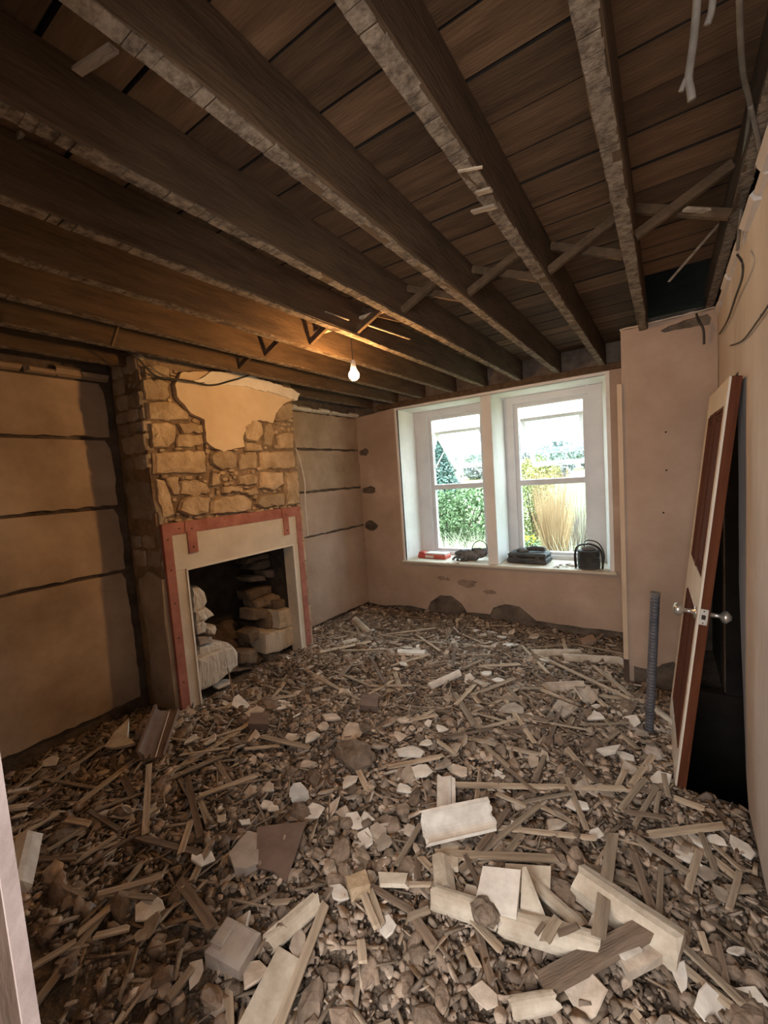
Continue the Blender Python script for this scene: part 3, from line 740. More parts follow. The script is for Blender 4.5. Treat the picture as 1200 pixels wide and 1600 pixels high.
for (y0, y1, zb_) in ((1.632, 1.70, 1.085), (2.495, 2.55, 1.075)):
    o = fpart('fixing_bracket', MB().box((X1, y0, zb_), (X1 + .010, y1, 1.302), .002).box((X1 + .004, y0 - .012, 1.235), (X1 + .012, y1 + .012, 1.300), .002), M['redstrip'])
    for z in (zb_ + .04, 1.25):
        s_ = MB().lathe([(.006, 0), (.006, .004)], (X1 + .009, (y0 + y1) / 2, z), 8, 'x').build('screw_hole', M['screw'], o)
for yy, zs in ((1.497, (.25, .55, .78, 1.0, 1.2)), (2.672, (.2, .5, .8, 1.1, 1.27))):
    for z in zs:
        fpart('screw_hole', MB().lathe([(.005, 0), (.005, .003)], (X1 + .005, yy, z), 8, 'x'), M['screw'])
fpart('screw_hole', MB().lathe([(.005, 0), (.005, .003)], (X1 + .005, 1.58, 1.26), 8, 'x'), M['screw'])

# ================================================================== LAMP
LP = at(553, 586, y=2.10)
rose_z = 2.40
lamp = empty('pendant_lamp', (LP.x, LP.y, rose_z))
tag(lamp, 'bare lit bulb hanging on a short flex from a white ceiling rose between the joists', 'lamp')
dz = LP.z - rose_z
MB().lathe([(.005, -.028), (.03, -.026), (.042, -.012), (.045, 0)], (0, 0, 0), 24).build('ceiling_rose', M['palecard'], lamp, smooth=True)
MB().tube([(0, 0, -.02), (0, 0, dz + .085)], .003, 8).build('flex', M['cable_dark'], lamp)
MB().lathe([(.008, .088), (.014, .08), (.016, .05), (.018, .034), (.014, .03)], (0, 0, dz), 16).build('lamp_holder', M['palecard'], lamp, smooth=True)
MB().lathe([(.003, -.032), (.016, -.028), (.027, -.016), (.031, 0), (.027, .014), (.016, .028), (.013, .036)], (0, 0, dz), 24).build('bulb', M['bulb'], lamp, smooth=True)
rb = MB().beam((LP.x - .32, LP.y - .04, 2.408), (LP.x + .30, LP.y - .01, 2.416), .05, .014)
tag(rb.build('rose_batten', M['lath']), 'thin pale batten between joists carrying the ceiling rose', 'batten')

# ================================================================== DOOR LEAF
TILT = math.atan2(.203, 1.797)
dr = empty('door_leaf', (0.004, 2.2, -.045), (0, TILT, math.radians(1.6)))
tag(dr, 'red-brown panelled door with cream paint leaning against the doorway in the right wall', 'door')
DW, DH, DT = .66, 1.86, .042
def dbox(nm, a, b, m, c=.002): return MB().box(a, b, c).build(nm, M[m], dr)
dbox('core', (.006, .002, 0), (DT, DW, DH), 'door')
dbox('stile', (0, 0.0, 0), (.008, .045, DH), 'doorcream')
dbox('stile', (0, DW - .10, 0), (.008, DW, DH), 'doorcream')
dbox('top_rail', (0, .045, 1.75), (.008, DW - .10, DH), 'doorcream')
dbox('lock_rail', (0, .045, .86), (.008, DW - .10, 1.02), 'doorcream')
dbox('bottom_rail', (0, .045, 0), (.008, DW - .10, .20), 'doorcream')
for (z0, z1) in ((1.02, 1.75), (.20, .86)):
    dbox('muntin', (-.001, .31, z0), (.008, .35, z1), 'door')
    for (y0, y1) in ((.045, .31), (.35, DW - .10)):
        p = dbox('door_panel', (.003, y0, z0), (.0075, y1, z1), 'door')
        for q in (0, 1, 2):
            i = .012 + q * .016
            fr = MB()
            for bx in (((-.002, y0 + i, z0 + i), (.006, y0 + i + .007, z1 - i)), ((-.002, y1 - i - .007, z0 + i), (.006, y1 - i, z1 - i)), ((-.002, y0 + i, z1 - i - .007), (.006, y1 - i, z1 - i)), ((-.002, y0 + i, z0 + i), (.006, y1 - i, z0 + i + .007))):
                fr.box(*bx, .001)
            fr.build('panel_moulding', M['door'], p)
zk = .868
kn = MB().lathe([(.026, 0), (.026, -.006), (.010, -.010), (.009, -.045), (.022, -.052), (.029, -.066), (.024, -.080), (.008, -.085)], (0, .055, zk), 20, 'x').build('door_knob', M['steel'], dr, smooth=True)
kn2 = MB().lathe([(.026, DT), (.010, DT + .006), (.009, DT + .04), (.024, DT + .05), (.028, DT + .063), (.010, DT + .08)], (0, .055, zk), 20, 'x').build('door_knob', M['steel'], dr, smooth=True)
lp = MB().box((.006, -.003, zk - .035), (.036, .001, zk + .035), .001).build('latch_plate', M['steel'], dr)
MB().box((.014, -.008, zk - .010), (.028, -.002, zk + .010), .002).build('latch_bolt', M['screw'], lp)
for s_ in (-1, 1): MB().lathe([(.003, -.0045), (.003, -.0025)], (.021, 0, zk + s_ * .026), 8, 'y').build('screw_hole', M['screw'], lp)

# ================================================================== TUBE
tb = at(1014, 1150, y=2.6); tt = at(1024, 926, y=2.58)
tb_e = empty('grey_tube', tb)
tag(tb_e, 'dark blue-grey ribbed tube standing upright in the rubble before the projecting wall', 'tube')
d = tt - tb; L = d.length
q = Vector((0, 0, 1)).rotation_difference(d.normalized()); tb_e.rotation_mode = 'QUATERNION'; tb_e.rotation_quaternion = q
pf = [(.021, -.05)]
z = -.05
while z < L - .02:
    pf += [(.021, z), (.0228, z + .004), (.0228, z + .010), (.021, z + .014)]; z += .018
pf += [(.0225, L - .01), (.0225, L), (.017, L), (.017, L - .3)]
MB().lathe(pf, (0, 0, 0), 18).build('ribbed_body', M['tube'], tb_e)
MB().lathe([(.0235, L - .012), (.0235, L + .002), (.0165, L + .002), (.0165, L - .012)], (0, 0, 0), 18).build('rim', M['cable_grey'], tb_e)

# ================================================================== CABLES AND HANGING BITS
def cable(name, pts, r, m, label, cat='cable', group=None):
    o = MB().tube(catmull(pts, 6), r, 7).build(name, M[m], smooth=True); return tag(o, label, cat, group)
cable('dark_cable', [at(180, 535, x=-2.60), at(215, 560, x=-2.62), at(245, 588, x=CHX + .04), at(290, 594, x=CHX + .05), at(330, 602, x=CHX + .06), at(365, 594, x=CHX + .06), at(405, 584, x=CHX + .05), at(450, 590, x=CHX + .04)], .006, 'cable_dark', 'dark cable sagging across the top of the chimney breast')
cable('thin_cable', [at(192, 520, x=-2.5), at(215, 545, x=-2.58), at(245, 580, x=CHX + .035), at(290, 597, x=CHX + .045), at(320, 598, x=CHX + .045)], .003, 'cable_grey', 'thin grey wire looping down from the joist to the chimney breast corner')
cable('white_cable', [at(462, 700, x=CHX + .01), at(470, 725, x=CHX - .0), at(476, 755, x=CHX - .02), at(477, 790, x=CHX - .03), at(481, 838, x=CHX - .02)], .006, 'cable_white', 'white cable hanging down the right edge of the chimney breast')
cable('hanging_cable', [at(1091, -30, y=1.02), at(1088, 20, y=1.02), at(1083, 70, y=1.02), at(1076, 120, y=1.02), at(1079, 140, y=1.02), at(1081, 156, y=1.02)], .007, 'cable_grey', 'pale grey cable end dangling at the top right, left of two', 'cable')
cable('cable_tail', [at(1077, 115, y=1.02), at(1070, 128, y=1.02), at(1064, 143, y=1.02)], .005, 'cable_grey', 'short frayed split end beside the dangling grey cable')
cable('short_cable', [at(1116, -30, y=1.02), at(1112, 15, y=1.02), at(1105, 38, y=1.02)], .006, 'cable_grey', 'short pale cable stub near the dangling cable end at the ceiling')
cable('long_cable', [at(1155, -30, z=2.33), at(1157, 60, z=2.34), at(1162, 120, z=2.35), at(1172, 165, z=2.37), at(1168, 205, z=2.38), at(1162, 250, z=2.39), at(1160, 310, z=2.38), at(1156, 350, x=.235), at(1152, 390, x=.24)], .006, 'cable_grey', 'long pale cable running along the top of the right wall')
cable('long_cable', [at(1172, 165, z=2.365), at(1182, 205, z=2.35), at(1190, 240, z=2.34), at(1205, 280, z=2.32)], .006, 'cable_grey', 'pale cable branching to the right edge above the broken plaster')
cable('frayed_cable', [at(1184, 225, z=2.35), at(1186, 240, z=2.345), at(1181, 262, z=2.33)], .004, 'cable_grey', 'short frayed grey cable end above the right wall')
cable('black_loop', [at(1152, 398, x=.225), at(1160, 412, x=.23), at(1159, 436, x=.24), at(1149, 465, x=.247), at(1137, 500, x=.25), at(1124, 522, x=.25)], .004, 'cable_dark', 'thin black wire looping over the broken plaster edge of the right wall')
cable('wall_wire', [at(1202, 475, x=XR - .006), at(1185, 500, x=XR - .006), at(1160, 532, x=XR - .006), at(1141, 540, x=XR - .006)], .003, 'cable_dark', 'thin brown wire curving down the pale right wall')
cable('torn_strip', [at(1088, 490, y=PY - .02), at(1092, 502, y=PY - .03), at(1099, 515, y=PY - .03), at(1100, 538, y=PY - .02)], .006, 'cable_dark', 'dark torn strip hanging over the projecting wall top')
def stick(name, a, b, w, h, m, label, cat='stick', group=None, up=(0, 0, 1)):
    return tag(MB().beam(a, b, w, h, up).build(name, M[m]), label, cat, group)
stick('hanging_stick', at(211, 424, x=-2.13), at(174, 541, x=-2.24), .016, .010, 'joist', 'dark stick hanging from a joist above the left alcove')
stick('hanging_stick', at(12, 318, x=-1.79), at(32, 388, x=-1.83), .010, .006, 'lath', 'short splinter hanging from a joist at the left edge')
stick('hanging_splinter', at(34, 205, x=-1.44), at(15, 255, x=-1.48), .014, .008, 'lath_dark', 'dark splinter hanging from a joist at top left')
stick('ceiling_splinter', at(1132, 340, y=2.45), at(1045, 440, y=2.75), .010, .006, 'lath', 'long thin pale splinter slanting under the boards by the right wall')
stick('ceiling_splinter', at(1070, 327, z=2.37), at(1145, 332, z=2.37), .02, .008, 'lath', 'pale lath edge wedged under the strut by the right wall')
stick('joist_splinter', at(715, 268, z=2.302), at(754, 261, z=2.30), .008, .004, 'lath', 'pale splinter sticking out under a joist, upper middle')
stick('joist_splinter', at(745, 302, z=2.30), at(768, 296, z=2.29), .02, .006, 'lath', 'broken lath stub on the underside of a joist, upper middle')
stick('joist_splinter', at(738, 332, z=2.30), at(775, 322, z=2.285), .022, .006, 'lath', 'wider broken lath stub just behind the other stub on the joist')
stick('joist_splinter', at(120, 112, z=2.30), at(178, 75, z=2.28), .018, .006, 'lath_dark', 'splintered lath end hanging from the joist at upper left')
stick('joist_splinter', at(508, 487, z=2.36), at(545, 500, z=2.36), .012, .005, 'lath', 'pale splinter just left of the ceiling rose')
stick('joist_splinter', at(575, 508, z=2.36), at(640, 530, z=2.37), .012, .005, 'lath', 'pale splinter just right of the ceiling rose')

# ================================================================== THINGS ON THE SILL
SZ = WZ0 + .022
def on_sill(px, py): return at(px, py, z=SZ)
c = on_sill(680, 872); e = empty('red_case', (c.x - .02, c.y + .02, SZ), (0, 0, math.radians(-4))); e.scale = (1.5, 1.1, 1.5)
tag(e, 'flat red plastic case with a pale top on the left end of the window sill', 'case')
MB().box((-.12, -.06, 0), (.12, .06, .030), .006).build('base', M['redplastic'], e)
MB().box((-.06, -.05, .030), (.115, .055, .042), .004).build('pale_lid', M['palecard'], e)
MB().box((-.115, -.055, .030), (-.065, .02, .048), .006).build('red_clip', M['redplastic'], e)
MB().box((-.05, -.066, .006), (.02, -.058, .024), .003).build('latch', M['palecard'], e)
def lumpmesh(name, r, sc, m, sub=2, amp=.18, freq=3.0, seed=0):
    import bmesh
    bm = bmesh.new(); bmesh.ops.create_icosphere(bm, subdivisions=sub, radius=1.0)
    for v in bm.verts:
        n_ = mnoise.noise(v.co * freq + Vector((seed, seed * 1.7, 0))) + .5 * mnoise.noise(v.co * freq * 2.3 + Vector((seed, 0, 5)))
        v.co = Vector((v.co.x * sc[0], v.co.y * sc[1], v.co.z * sc[2])) * r * (1 + amp * n_)
    me = bpy.data.meshes.new(name); bm.to_mesh(me); bm.free(); me.materials.append(m); return me
c = on_sill(738, 876); e = empty('glove_bundle', (c.x - .02, c.y + .02, SZ)); e.scale = (1.45, 1.2325, 1.45)
tag(e, 'crumpled grey work gloves with a stiff wire loop on the sill beside the mullion', 'gloves')
obj('glove', lumpmesh('glove', .075, (1.3, .6, .55), M['greycloth'], 3, .45, 2.2, 1), e, (-.03, 0, .038), True)
obj('glove', lumpmesh('glove', .06, (1.1, .6, .6), M['greycloth'], 3, .5, 2.6, 4), e, (.055, .02, .055), True)
for k in range(4):
    MB().tube(catmull([(-.10 + .03 * k, -.03, .03), (-.115 + .03 * k, -.055, .022), (-.12 + .035 * k, -.075, .010)], 4), [.012 - .0005 * i for i in range(9)], 8).build('glove_finger', M['greycloth'], e, smooth=True)
MB().tube([(.07 + .058 * math.cos(t), .0 + .02 * math.sin(t), .085 + .062 * math.sin(t)) for t in [k * .35 for k in range(19)]], .0032, 6).build('wire_loop', M['cable_dark'], e, smooth=True)
c = on_sill(826, 880); e = empty('tool_case', (c.x - .005, c.y + .06, SZ), (0, 0, math.radians(-3))); e.scale = (1.25, 1.0625, 1.25)
tag(e, 'dusty dark grey tool case lying flat on the sill before the right window', 'case')
MB().box((-.155, -.10, 0), (.155, .10, .048), .010).build('lower_shell', M['black'], e)
MB().box((-.150, -.095, .052), (.150, .095, .085), .010).build('lid', M['black'], e)
MB().box((-.148, -.093, .046), (.148, .093, .054)).build('seam', M['screw'], e)
for x in (-.09, .09): MB().box((x - .016, -.106, .03), (x + .016, -.096, .068), .003).build('catch', M['black'], e)
MB().tube(catmull([(-.045, -.098, .035), (-.045, -.12, .035), (.045, -.12, .035), (.045, -.098, .035)], 5), .006, 8).build('carry_handle', M['black'], e)
c2 = Vector((e.location.x, e.location.y, SZ + .107)); e2 = empty('sander', c2 + Vector((.0, .0, 0))); e2.scale = (1.25, 1.2, 1.2)
tag(e2, 'dusty flat hand tool with a rounded head lying on top of the tool case', 'tool')
MB().lathe([(.045, 0), (.05, .008), (.048, .02), (.03, .03), (.01, .034)], (-.05, 0, 0), 20).build('head', M['greycloth'], e2, smooth=True)
MB().tube(catmull([(-.02, 0, .02), (.03, .01, .026), (.08, .015, .024), (.125, .01, .02)], 5), [.016, .017, .019, .02, .021, .022, .023, .023, .023, .022, .022, .021, .021, .02, .018, .014], 12).build('body', M['black'], e2, smooth=True)
c = on_sill(922, 890); e = empty('cable_drum', (c.x - .015, c.y + .05, SZ)); e.scale = (1.4, 1.19, 1.4)
tag(e, 'black drum wound with cable with a looped handle on the right end of the sill', 'cable drum')
pf = [(.05, 0), (.066, .004)]
for k in range(8): pf += [(.064, .012 + k * .013), (.070, .018 + k * .013)]
pf += [(.066, .12), (.05, .122)]
MB().lathe(pf, (0, 0, 0), 24).build('wound_cable', M['black'], e)
MB().lathe([(.03, .120), (.045, .13), (.03, .142), (.012, .146)], (0, 0, 0), 18).build('top_knob', M['greycloth'], e, smooth=True)
for s_ in (-1, 1):
    MB().tube(catmull([(-.078, s_ * .02, 0), (-.082, s_ * .02, .09), (-.06, s_ * .016, .148), (.02, s_ * .012, .158), (.075, s_ * .02, .11), (.08, s_ * .02, .0)], 6), .005, 8).build('handle_loop', M['cable_dark'], e, smooth=True)
MB().tube(catmull([(-.03, .03, .12), (-.02, .05, .175), (.05, .04, .165), (.09, .0, .10), (.085, -.03, .02)], 6), .004, 8).build('loose_cable', M['cable_dark'], e, smooth=True)

# ================================================================== RUBBLE
# --- base shapes
def ico():
    t = (1 + 5 ** .5) / 2
    v = np.array([(-1, t, 0), (1, t, 0), (-1, -t, 0), (1, -t, 0), (0, -1, t), (0, 1, t), (0, -1, -t), (0, 1, -t), (t, 0, -1), (t, 0, 1), (-t, 0, -1), (-t, 0, 1)], float)
    v /= np.linalg.norm(v[0])
    f = np.array([(0, 11, 5), (0, 5, 1), (0, 1, 7), (0, 7, 10), (0, 10, 11), (1, 5, 9), (5, 11, 4), (11, 10, 2), (10, 7, 6), (7, 1, 8), (3, 9, 4), (3, 4, 2), (3, 2, 6), (3, 6, 8), (3, 8, 9), (4, 9, 5), (2, 4, 11), (6, 2, 10), (8, 6, 7), (9, 8, 1)])
    return v, f
IV, IF = ico()
def shard_base(n=6):
    a = np.arange(n) * 2 * np.pi / n
    top = np.stack([np.cos(a), np.sin(a), np.full(n, .5)], 1); bot = top.copy(); bot[:, 2] = -.5; bot[:, :2] *= .92
    F = [(0, i, i + 1) for i in range(1, n - 1)] + [(n, n + i + 1, n + i) for i in range(1, n - 1)]
    for i in range(n):
        j = (i + 1) % n; F += [(i, n + i, n + j), (i, n + j, j)]
    return np.concatenate([top, bot]), np.array(F)
SV, SF = shard_base()
BV = np.array([(x, y, z) for x in (-.5, .5) for y in (-.5, .5) for z in (-.5, .5)], float)
BF = np.array([(0, 1, 3), (0, 3, 2), (4, 6, 7), (4, 7, 5), (0, 4, 5), (0, 5, 1), (2, 3, 7), (2, 7, 6), (0, 2, 6), (0, 6, 4), (1, 5, 7), (1, 7, 3)])
def rotm(n, tilt):
    yaw = RN.uniform(0, 2 * np.pi, n); ax = RN.uniform(0, 2 * np.pi, n); an = RN.normal(0, tilt, n)
    cz, sz = np.cos(yaw), np.sin(yaw); Z = np.zeros((n, 3, 3)); Z[:, 0, 0] = cz; Z[:, 0, 1] = -sz; Z[:, 1, 0] = sz; Z[:, 1, 1] = cz; Z[:, 2, 2] = 1
    k = np.stack([np.cos(ax), np.sin(ax), np.zeros(n)], 1); K = np.zeros((n, 3, 3))
    K[:, 0, 2] = k[:, 1]; K[:, 2, 0] = -k[:, 1]; K[:, 1, 2] = -k[:, 0]; K[:, 2, 1] = k[:, 0]
    I = np.eye(3)[None]; A = I + np.sin(an)[:, None, None] * K + (1 - np.cos(an))[:, None, None] * (K @ K)
    return A @ Z
def floor_pts(n, margin=.01, bias=None):
    out = []
    while sum(len(o) for o in out) < n:
        x = RN.uniform(-3.05, XR - margin, n * 2); y = RN.uniform(.16, YF - .01, n * 2)
        ok = ~((x < CHX - .02) & (y > CY0 - .02) & (y < CY1 + .02))
        ok &= ~((x > PX0 - .02) & (y > PY - .03))
        ok &= ~((x < -1.15 - .9 * y) & (y < .4))
        ok &= ~((x > .035) & (y > 2.20))
        if bias is not None: ok &= RN.uniform(0, 1, n * 2) < bias(x, y)
        out.append(np.stack([x[ok], y[ok]], 1))
    return np.concatenate(out)[:n]
def field(name, n, BVv, BFf, size, flat, jitter, tilt, m, label, cat, lift=(0, .02), bias=None, elong=(1, 1)):
    P_ = floor_pts(n, bias=bias); s = size(n); Rm = rotm(n, tilt)
    V = np.repeat(BVv[None], n, 0) * (1 + RN.uniform(-jitter, jitter, (n, len(BVv), 1)))
    sc = np.stack([s * RN.uniform(elong[0], elong[1], n), s * RN.uniform(.6, 1, n), s * RN.uniform(flat[0], flat[1], n)], 1)
    V = V * sc[:, None, :]
    V = np.einsum('nij,nkj->nki', Rm, V)
    z = H(P_[:, 0], P_[:, 1]) + RN.uniform(lift[0], lift[1], n)
    V += np.concatenate([P_, z[:, None]], 1)[:, None, :]
    F = BFf[None] + (np.arange(n) * len(BVv))[:, None, None]
    o = bulk(name, V, F, m); tag(o, label, cat, kind='stuff'); return o
def ln(med, sig, lo, hi):
    return lambda n: np.clip(np.exp(RN.normal(math.log(med), sig, n)), lo, hi)
dust = lambda x, y: 1 - .75 * np.exp(-((x + 1.45) ** 2 / .35 + (y - .62) ** 2 / .12))
field('mortar_rubble', 29000, IV, IF, ln(.0105, .5, .004, .030), (.35, .9), .34, .6, M['rubble'], 'brown broken mortar and small stones covering the whole floor', 'rubble', (-.012, .014), dust, (.8, 1.6))
field('plaster_crumbs', 15000, SV, SF, ln(.0125, .5, .004, .034), (.12, .4), .42, .5, M['crumb'], 'small pale plaster crumbs scattered through the brown rubble', 'rubble', (-.002, .022), dust, (.8, 1.5))
field('grit', 16000, IV[[0, 1, 2, 3, 4, 7]], np.array([(0, 1, 4), (1, 3, 4), (3, 2, 4), (2, 0, 4), (0, 5, 1), (1, 5, 3), (3, 5, 2), (2, 5, 0)]), ln(.006, .4, .003, .012), (.5, 1), .3, 1.5, M['rubble'], 'fine grit and crushed mortar between the larger rubble', 'rubble', (-.004, .012))
# splinters: boxes
def lath_field(n):
    P_ = floor_pts(n); Rm = rotm(n, .14)
    sc = np.stack([RN.uniform(.03, .19, n), RN.uniform(.004, .016, n), RN.uniform(.002, .005, n)], 1)
    V = np.repeat(BV[None], n, 0); V[:, :, 0] *= 1 + RN.uniform(-.12, .12, (n, 8)); V[:, :, 1] *= 1 + RN.uniform(-.25, .25, (n, 8))
    V = np.einsum('nij,nkj->nki', Rm, V * sc[:, None, :])
    z = H(P_[:, 0], P_[:, 1]) + RN.uniform(.006, .024, n)
    V += np.concatenate([P_, z[:, None]], 1)[:, None, :]
    V[:, :, 0] = np.clip(V[:, :, 0], -3.06, XR - .004)
    o = bulk('lath_splinters', V, BF[None] + (np.arange(n) * 8)[:, None, None], M['lathstuff']); tag(o, 'splinters and short scraps of wooden lath strewn over the rubble', 'rubble', kind='stuff')
lath_field(2600)

# --- the individual pieces
LM = {'leaning door': (.03, 2.2), 'grey upright tube': (tb.x, tb.y), 'left foot of the surround': (-2.65, 1.5), 'right foot of the surround': (-2.65, 2.67),
      'curved white cove piece': tuple(onfloor(715, 1290))[:2], 'long split cornice length': tuple(onfloor(800, 1440))[:2], 'brown slate': tuple(onfloor(440, 1325))[:2],
      'grey stone block': tuple(onfloor(365, 1485))[:2], 'left edge white moulding': tuple(onfloor(45, 1350))[:2], 'big mortar clod': tuple(onfloor(555, 1180))[:2],
      'far left corner of the room': (-2.95, 4.0), 'corner batten': (PX0, PY), 'thick angular cornice length': tuple(onfloor(985, 1420))[:2],
      'white kite-shaped shard': tuple(onfloor(950, 1170))[:2], 'paired mouldings below the window': tuple(onfloor(900, 1022))[:2], 'white moulding in mid floor': tuple(onfloor(695, 1062))[:2],
      'pale broad plank at the bottom edge': tuple(onfloor(420, 1550))[:2], 'dark crossing plank': tuple(onfloor(920, 1500))[:2], 'upturned brown cove piece': tuple(onfloor(245, 1150))[:2],
      'white flat moulding by the far end': tuple(onfloor(642, 1019))[:2]}
ORD = ['nearest', 'second nearest', 'third nearest', 'fourth nearest', 'fifth nearest', 'sixth nearest', 'seventh nearest', 'eighth nearest']
def zone(x, y):
    if x > -.45 and y > 1.7: return 'by the leaning door'
    if y > 3.1: return 'below the window wall'
    if x < -2.1 and y > 2.3: return 'by the fireplace'
    if x < -2.0: return 'beside the left wall'
    if y < 1.25: return 'in left foreground' if x < -.9 else 'in right foreground'
    return 'left of mid floor' if x < -1.1 else 'right of mid floor'
named = []     # (object, kind words, category, group stem)
def settle(o, kind, cat, stem): named.append((o, kind, cat, stem))

lath_px = [
(175,1183,207,1243),(217,1117,217,1188),(80,1223,160,1165),(237,1233,293,1187),(282,1180,357,1168),(233,1193,227,1300),(293,1213,313,1307),(298,1283,282,1333),(213,1307,313,1333),(332,1313,300,1377),
(138,1267,187,1297),(133,1293,73,1330),(180,1307,113,1350),(220,1300,140,1350),(90,1272,22,1310),(57,1343,123,1340),(253,1370,153,1397),(250,1223,350,1180),(313,1243,400,1213),(13,1240,66,1195),
(45,1262,95,1228),(103,1280,140,1287),(150,1265,220,1240),(47,1513,120,1470),(170,1398,240,1403),(280,1377,333,1450),(147,1463,200,1450),(123,1457,173,1417),(263,1560,300,1513),
(383,1170,437,1165),(407,1150,483,1168),(350,1230,403,1210),(605,1200,692,1180),(657,1288,620,1350),(640,1382,673,1382),(568,1397,588,1447),(578,1392,596,1444),(583,1387,643,1423),(727,1337,750,1390),(652,1343,653,1373),
(683,1333,870,1342),(647,1433,677,1477),(427,1410,453,1408),(563,1467,567,1503),(637,1433,673,1420),(770,1180,839,1241),(851,1180,835,1218),(904,1203,866,1237),(820,1253,893,1239),(774,1239,824,1260),
(885,1214,916,1295),(985,1188,964,1230),(1010,1216,970,1264),(1027,1230,991,1291),(897,1188,931,1220),(1031,1237,1025,1268),(977,1268,1039,1278),(1015,1304,1130,1290),(958,1303,935,1465),(989,1333,1023,1433),
(1033,1352,1029,1437),(996,1310,1078,1365),(866,1308,914,1358),(793,1266,747,1328),(736,1433,782,1483),(705,1226,977,1232),(1054,1306,1081,1330),(1092,1295,1118,1362),(1114,1319,1159,1360),(1093,1330,1075,1392),
(946,1123,999,1170),(905,1132,984,1129),(886,1170,929,1222),(878,1100,838,1218),(1051,1246,1098,1263),(1037,1208,1044,1243),(1155,1362,1139,1420),(1136,1389,1177,1389),(975,1130,1008,1070),(1072,1514,1159,1585),
(1095,1457,1114,1514),(1065,1476,1162,1570),(1121,1469,1136,1540),(545,967,586,926),(586,917,632,956),(638,963,688,969),(500,1019,580,1002),(530,1058,562,1021),(578,1026,601,1067),(597,993,697,1006),
(649,991,688,1017),(710,1013,707,1043),(723,1045,755,1030),(712,1101,742,1069),(740,1086,803,1060),(710,1082,740,1132),(794,1075,822,1106),(749,1084,809,1093),(619,1104,705,1112),(640,1117,614,1156),
(688,1153,770,1138),(731,1153,840,1179),(753,1138,807,1123),(818,1117,857,1127),(792,1075,848,1075),(814,1008,857,1052),(835,1021,983,1091),(926,1039,978,1082),(879,997,889,1030),(887,1004,974,1021),
(926,1006,950,982),(911,1069,946,1104),(944,1123,996,1169),(757,1164,796,1199),(684,1158,714,1179),(606,1199,688,1182),(640,1126,683,1117),(945,1052,985,1088),(100,1385,133,1400),(375,1043,368,1098),(730,1480,745,1510)]
wide = {(280,1377,333,1450), (213,1307,313,1333), (647,1433,677,1477), (683,1333,870,1342), (958,1303,935,1465), (705,1226,977,1232)}
def lath_mesh(L, w, t, m):
    """one broken lath: split, uneven ends"""
    n = 3; V = []; F = []
    b = R.uniform(-.0025, .0025)
    for i in range(n + 1):
        x = -L / 2 + L * i / n; ww = w * R.uniform(.94, 1.04)
        for (sy, sz) in ((-1, -1), (1, -1), (1, 1), (-1, 1)):
            e = R.uniform(-.35, .35) * w if i in (0, n) else 0
            V.append((x + e, sy * ww / 2 + b * math.sin(math.pi * i / n), sz * t / 2 * R.uniform(.85, 1.1)))
    for i in range(n):
        for q in range(4):
            r_ = (q + 1) % 4; F.append((4 * i + q, 4 * i + r_, 4 * i + 4 + r_, 4 * i + 4 + q))
    F += [(3, 2, 1, 0), tuple(4 * n + k for k in range(4))]
    return mesh('broken_lath', V, F, m)
def orient(o, a, b, roll=0.0):
    a = Vector(a); b = Vector(b); x = (b - a).normalized(); up = Vector((0, 0, 1)); y = up.cross(x).normalized(); z = x.cross(y)
    Mx = Matrix((x, y, z)).transposed() @ Matrix.Rotation(roll, 3, 'X')
    m4 = Mx.to_4x4(); m4.translation = (a + b) / 2; o.matrix_world = m4
for k, q in enumerate(lath_px):
    l0, l1 = R.uniform(.026, .040), R.uniform(.026, .048)
    a, b = onfloor(q[0], q[1], l0), onfloor(q[2], q[3], l1)
    if q[:2] == (375, 1043): b = onfloor(368, 1098, .02); a = b + Vector((-.12, .05, .20))
    if q == (958, 1303, 935, 1465): a, b = onfloor(q[0], q[1], .03), onfloor(q[2], q[3], .11)
    L = (b - a).length
    dark = R.random() < .25
    w = R.uniform(.026, .036) if q in wide or L > .3 else R.uniform(.016, .028)
    if q in ((683, 1333, 870, 1342), (213, 1307, 313, 1333)): w = .034
    if q == (958, 1303, 935, 1465): w = .04; dark = False
    if q in ((375, 1043, 368, 1098), (905, 1132, 984, 1129)): w = .008
    m_ = M['lath_dark'] if dark else M['lath']
    o = obj('broken_lath', lath_mesh(L, w, R.uniform(.005, .009), m_)); orient(o, a, b, R.uniform(-.25, .25))
    settle(o, ('dark ' if dark else 'pale ') + ('long ' if L > .38 else ('short ' if L < .17 else '')) + ('wide ' if w > .031 else '') + 'broken lath', 'lath', 'laths')
protoL = [(lath_mesh(L, w, .007, M['lath_dark' if i % 4 == 0 else 'lath']), L, i % 4 == 0) for i, (L, w) in enumerate([(.12, .024), (.16, .022), (.2, .026), (.24, .028), (.28, .024), (.34, .028), (.42, .028), (.1, .028), (.14, .018), (.3, .03), (.22, .02), (.5, .026)])]
n_l = 0
dens = lambda x, y: (.25 + .75 * ((x > -.9) | (y > 2.2) | (x < -1.9))) * (1 - .7 * np.exp(-((x + 1.3) ** 2 / .5 + (y - .6) ** 2 / .3)))
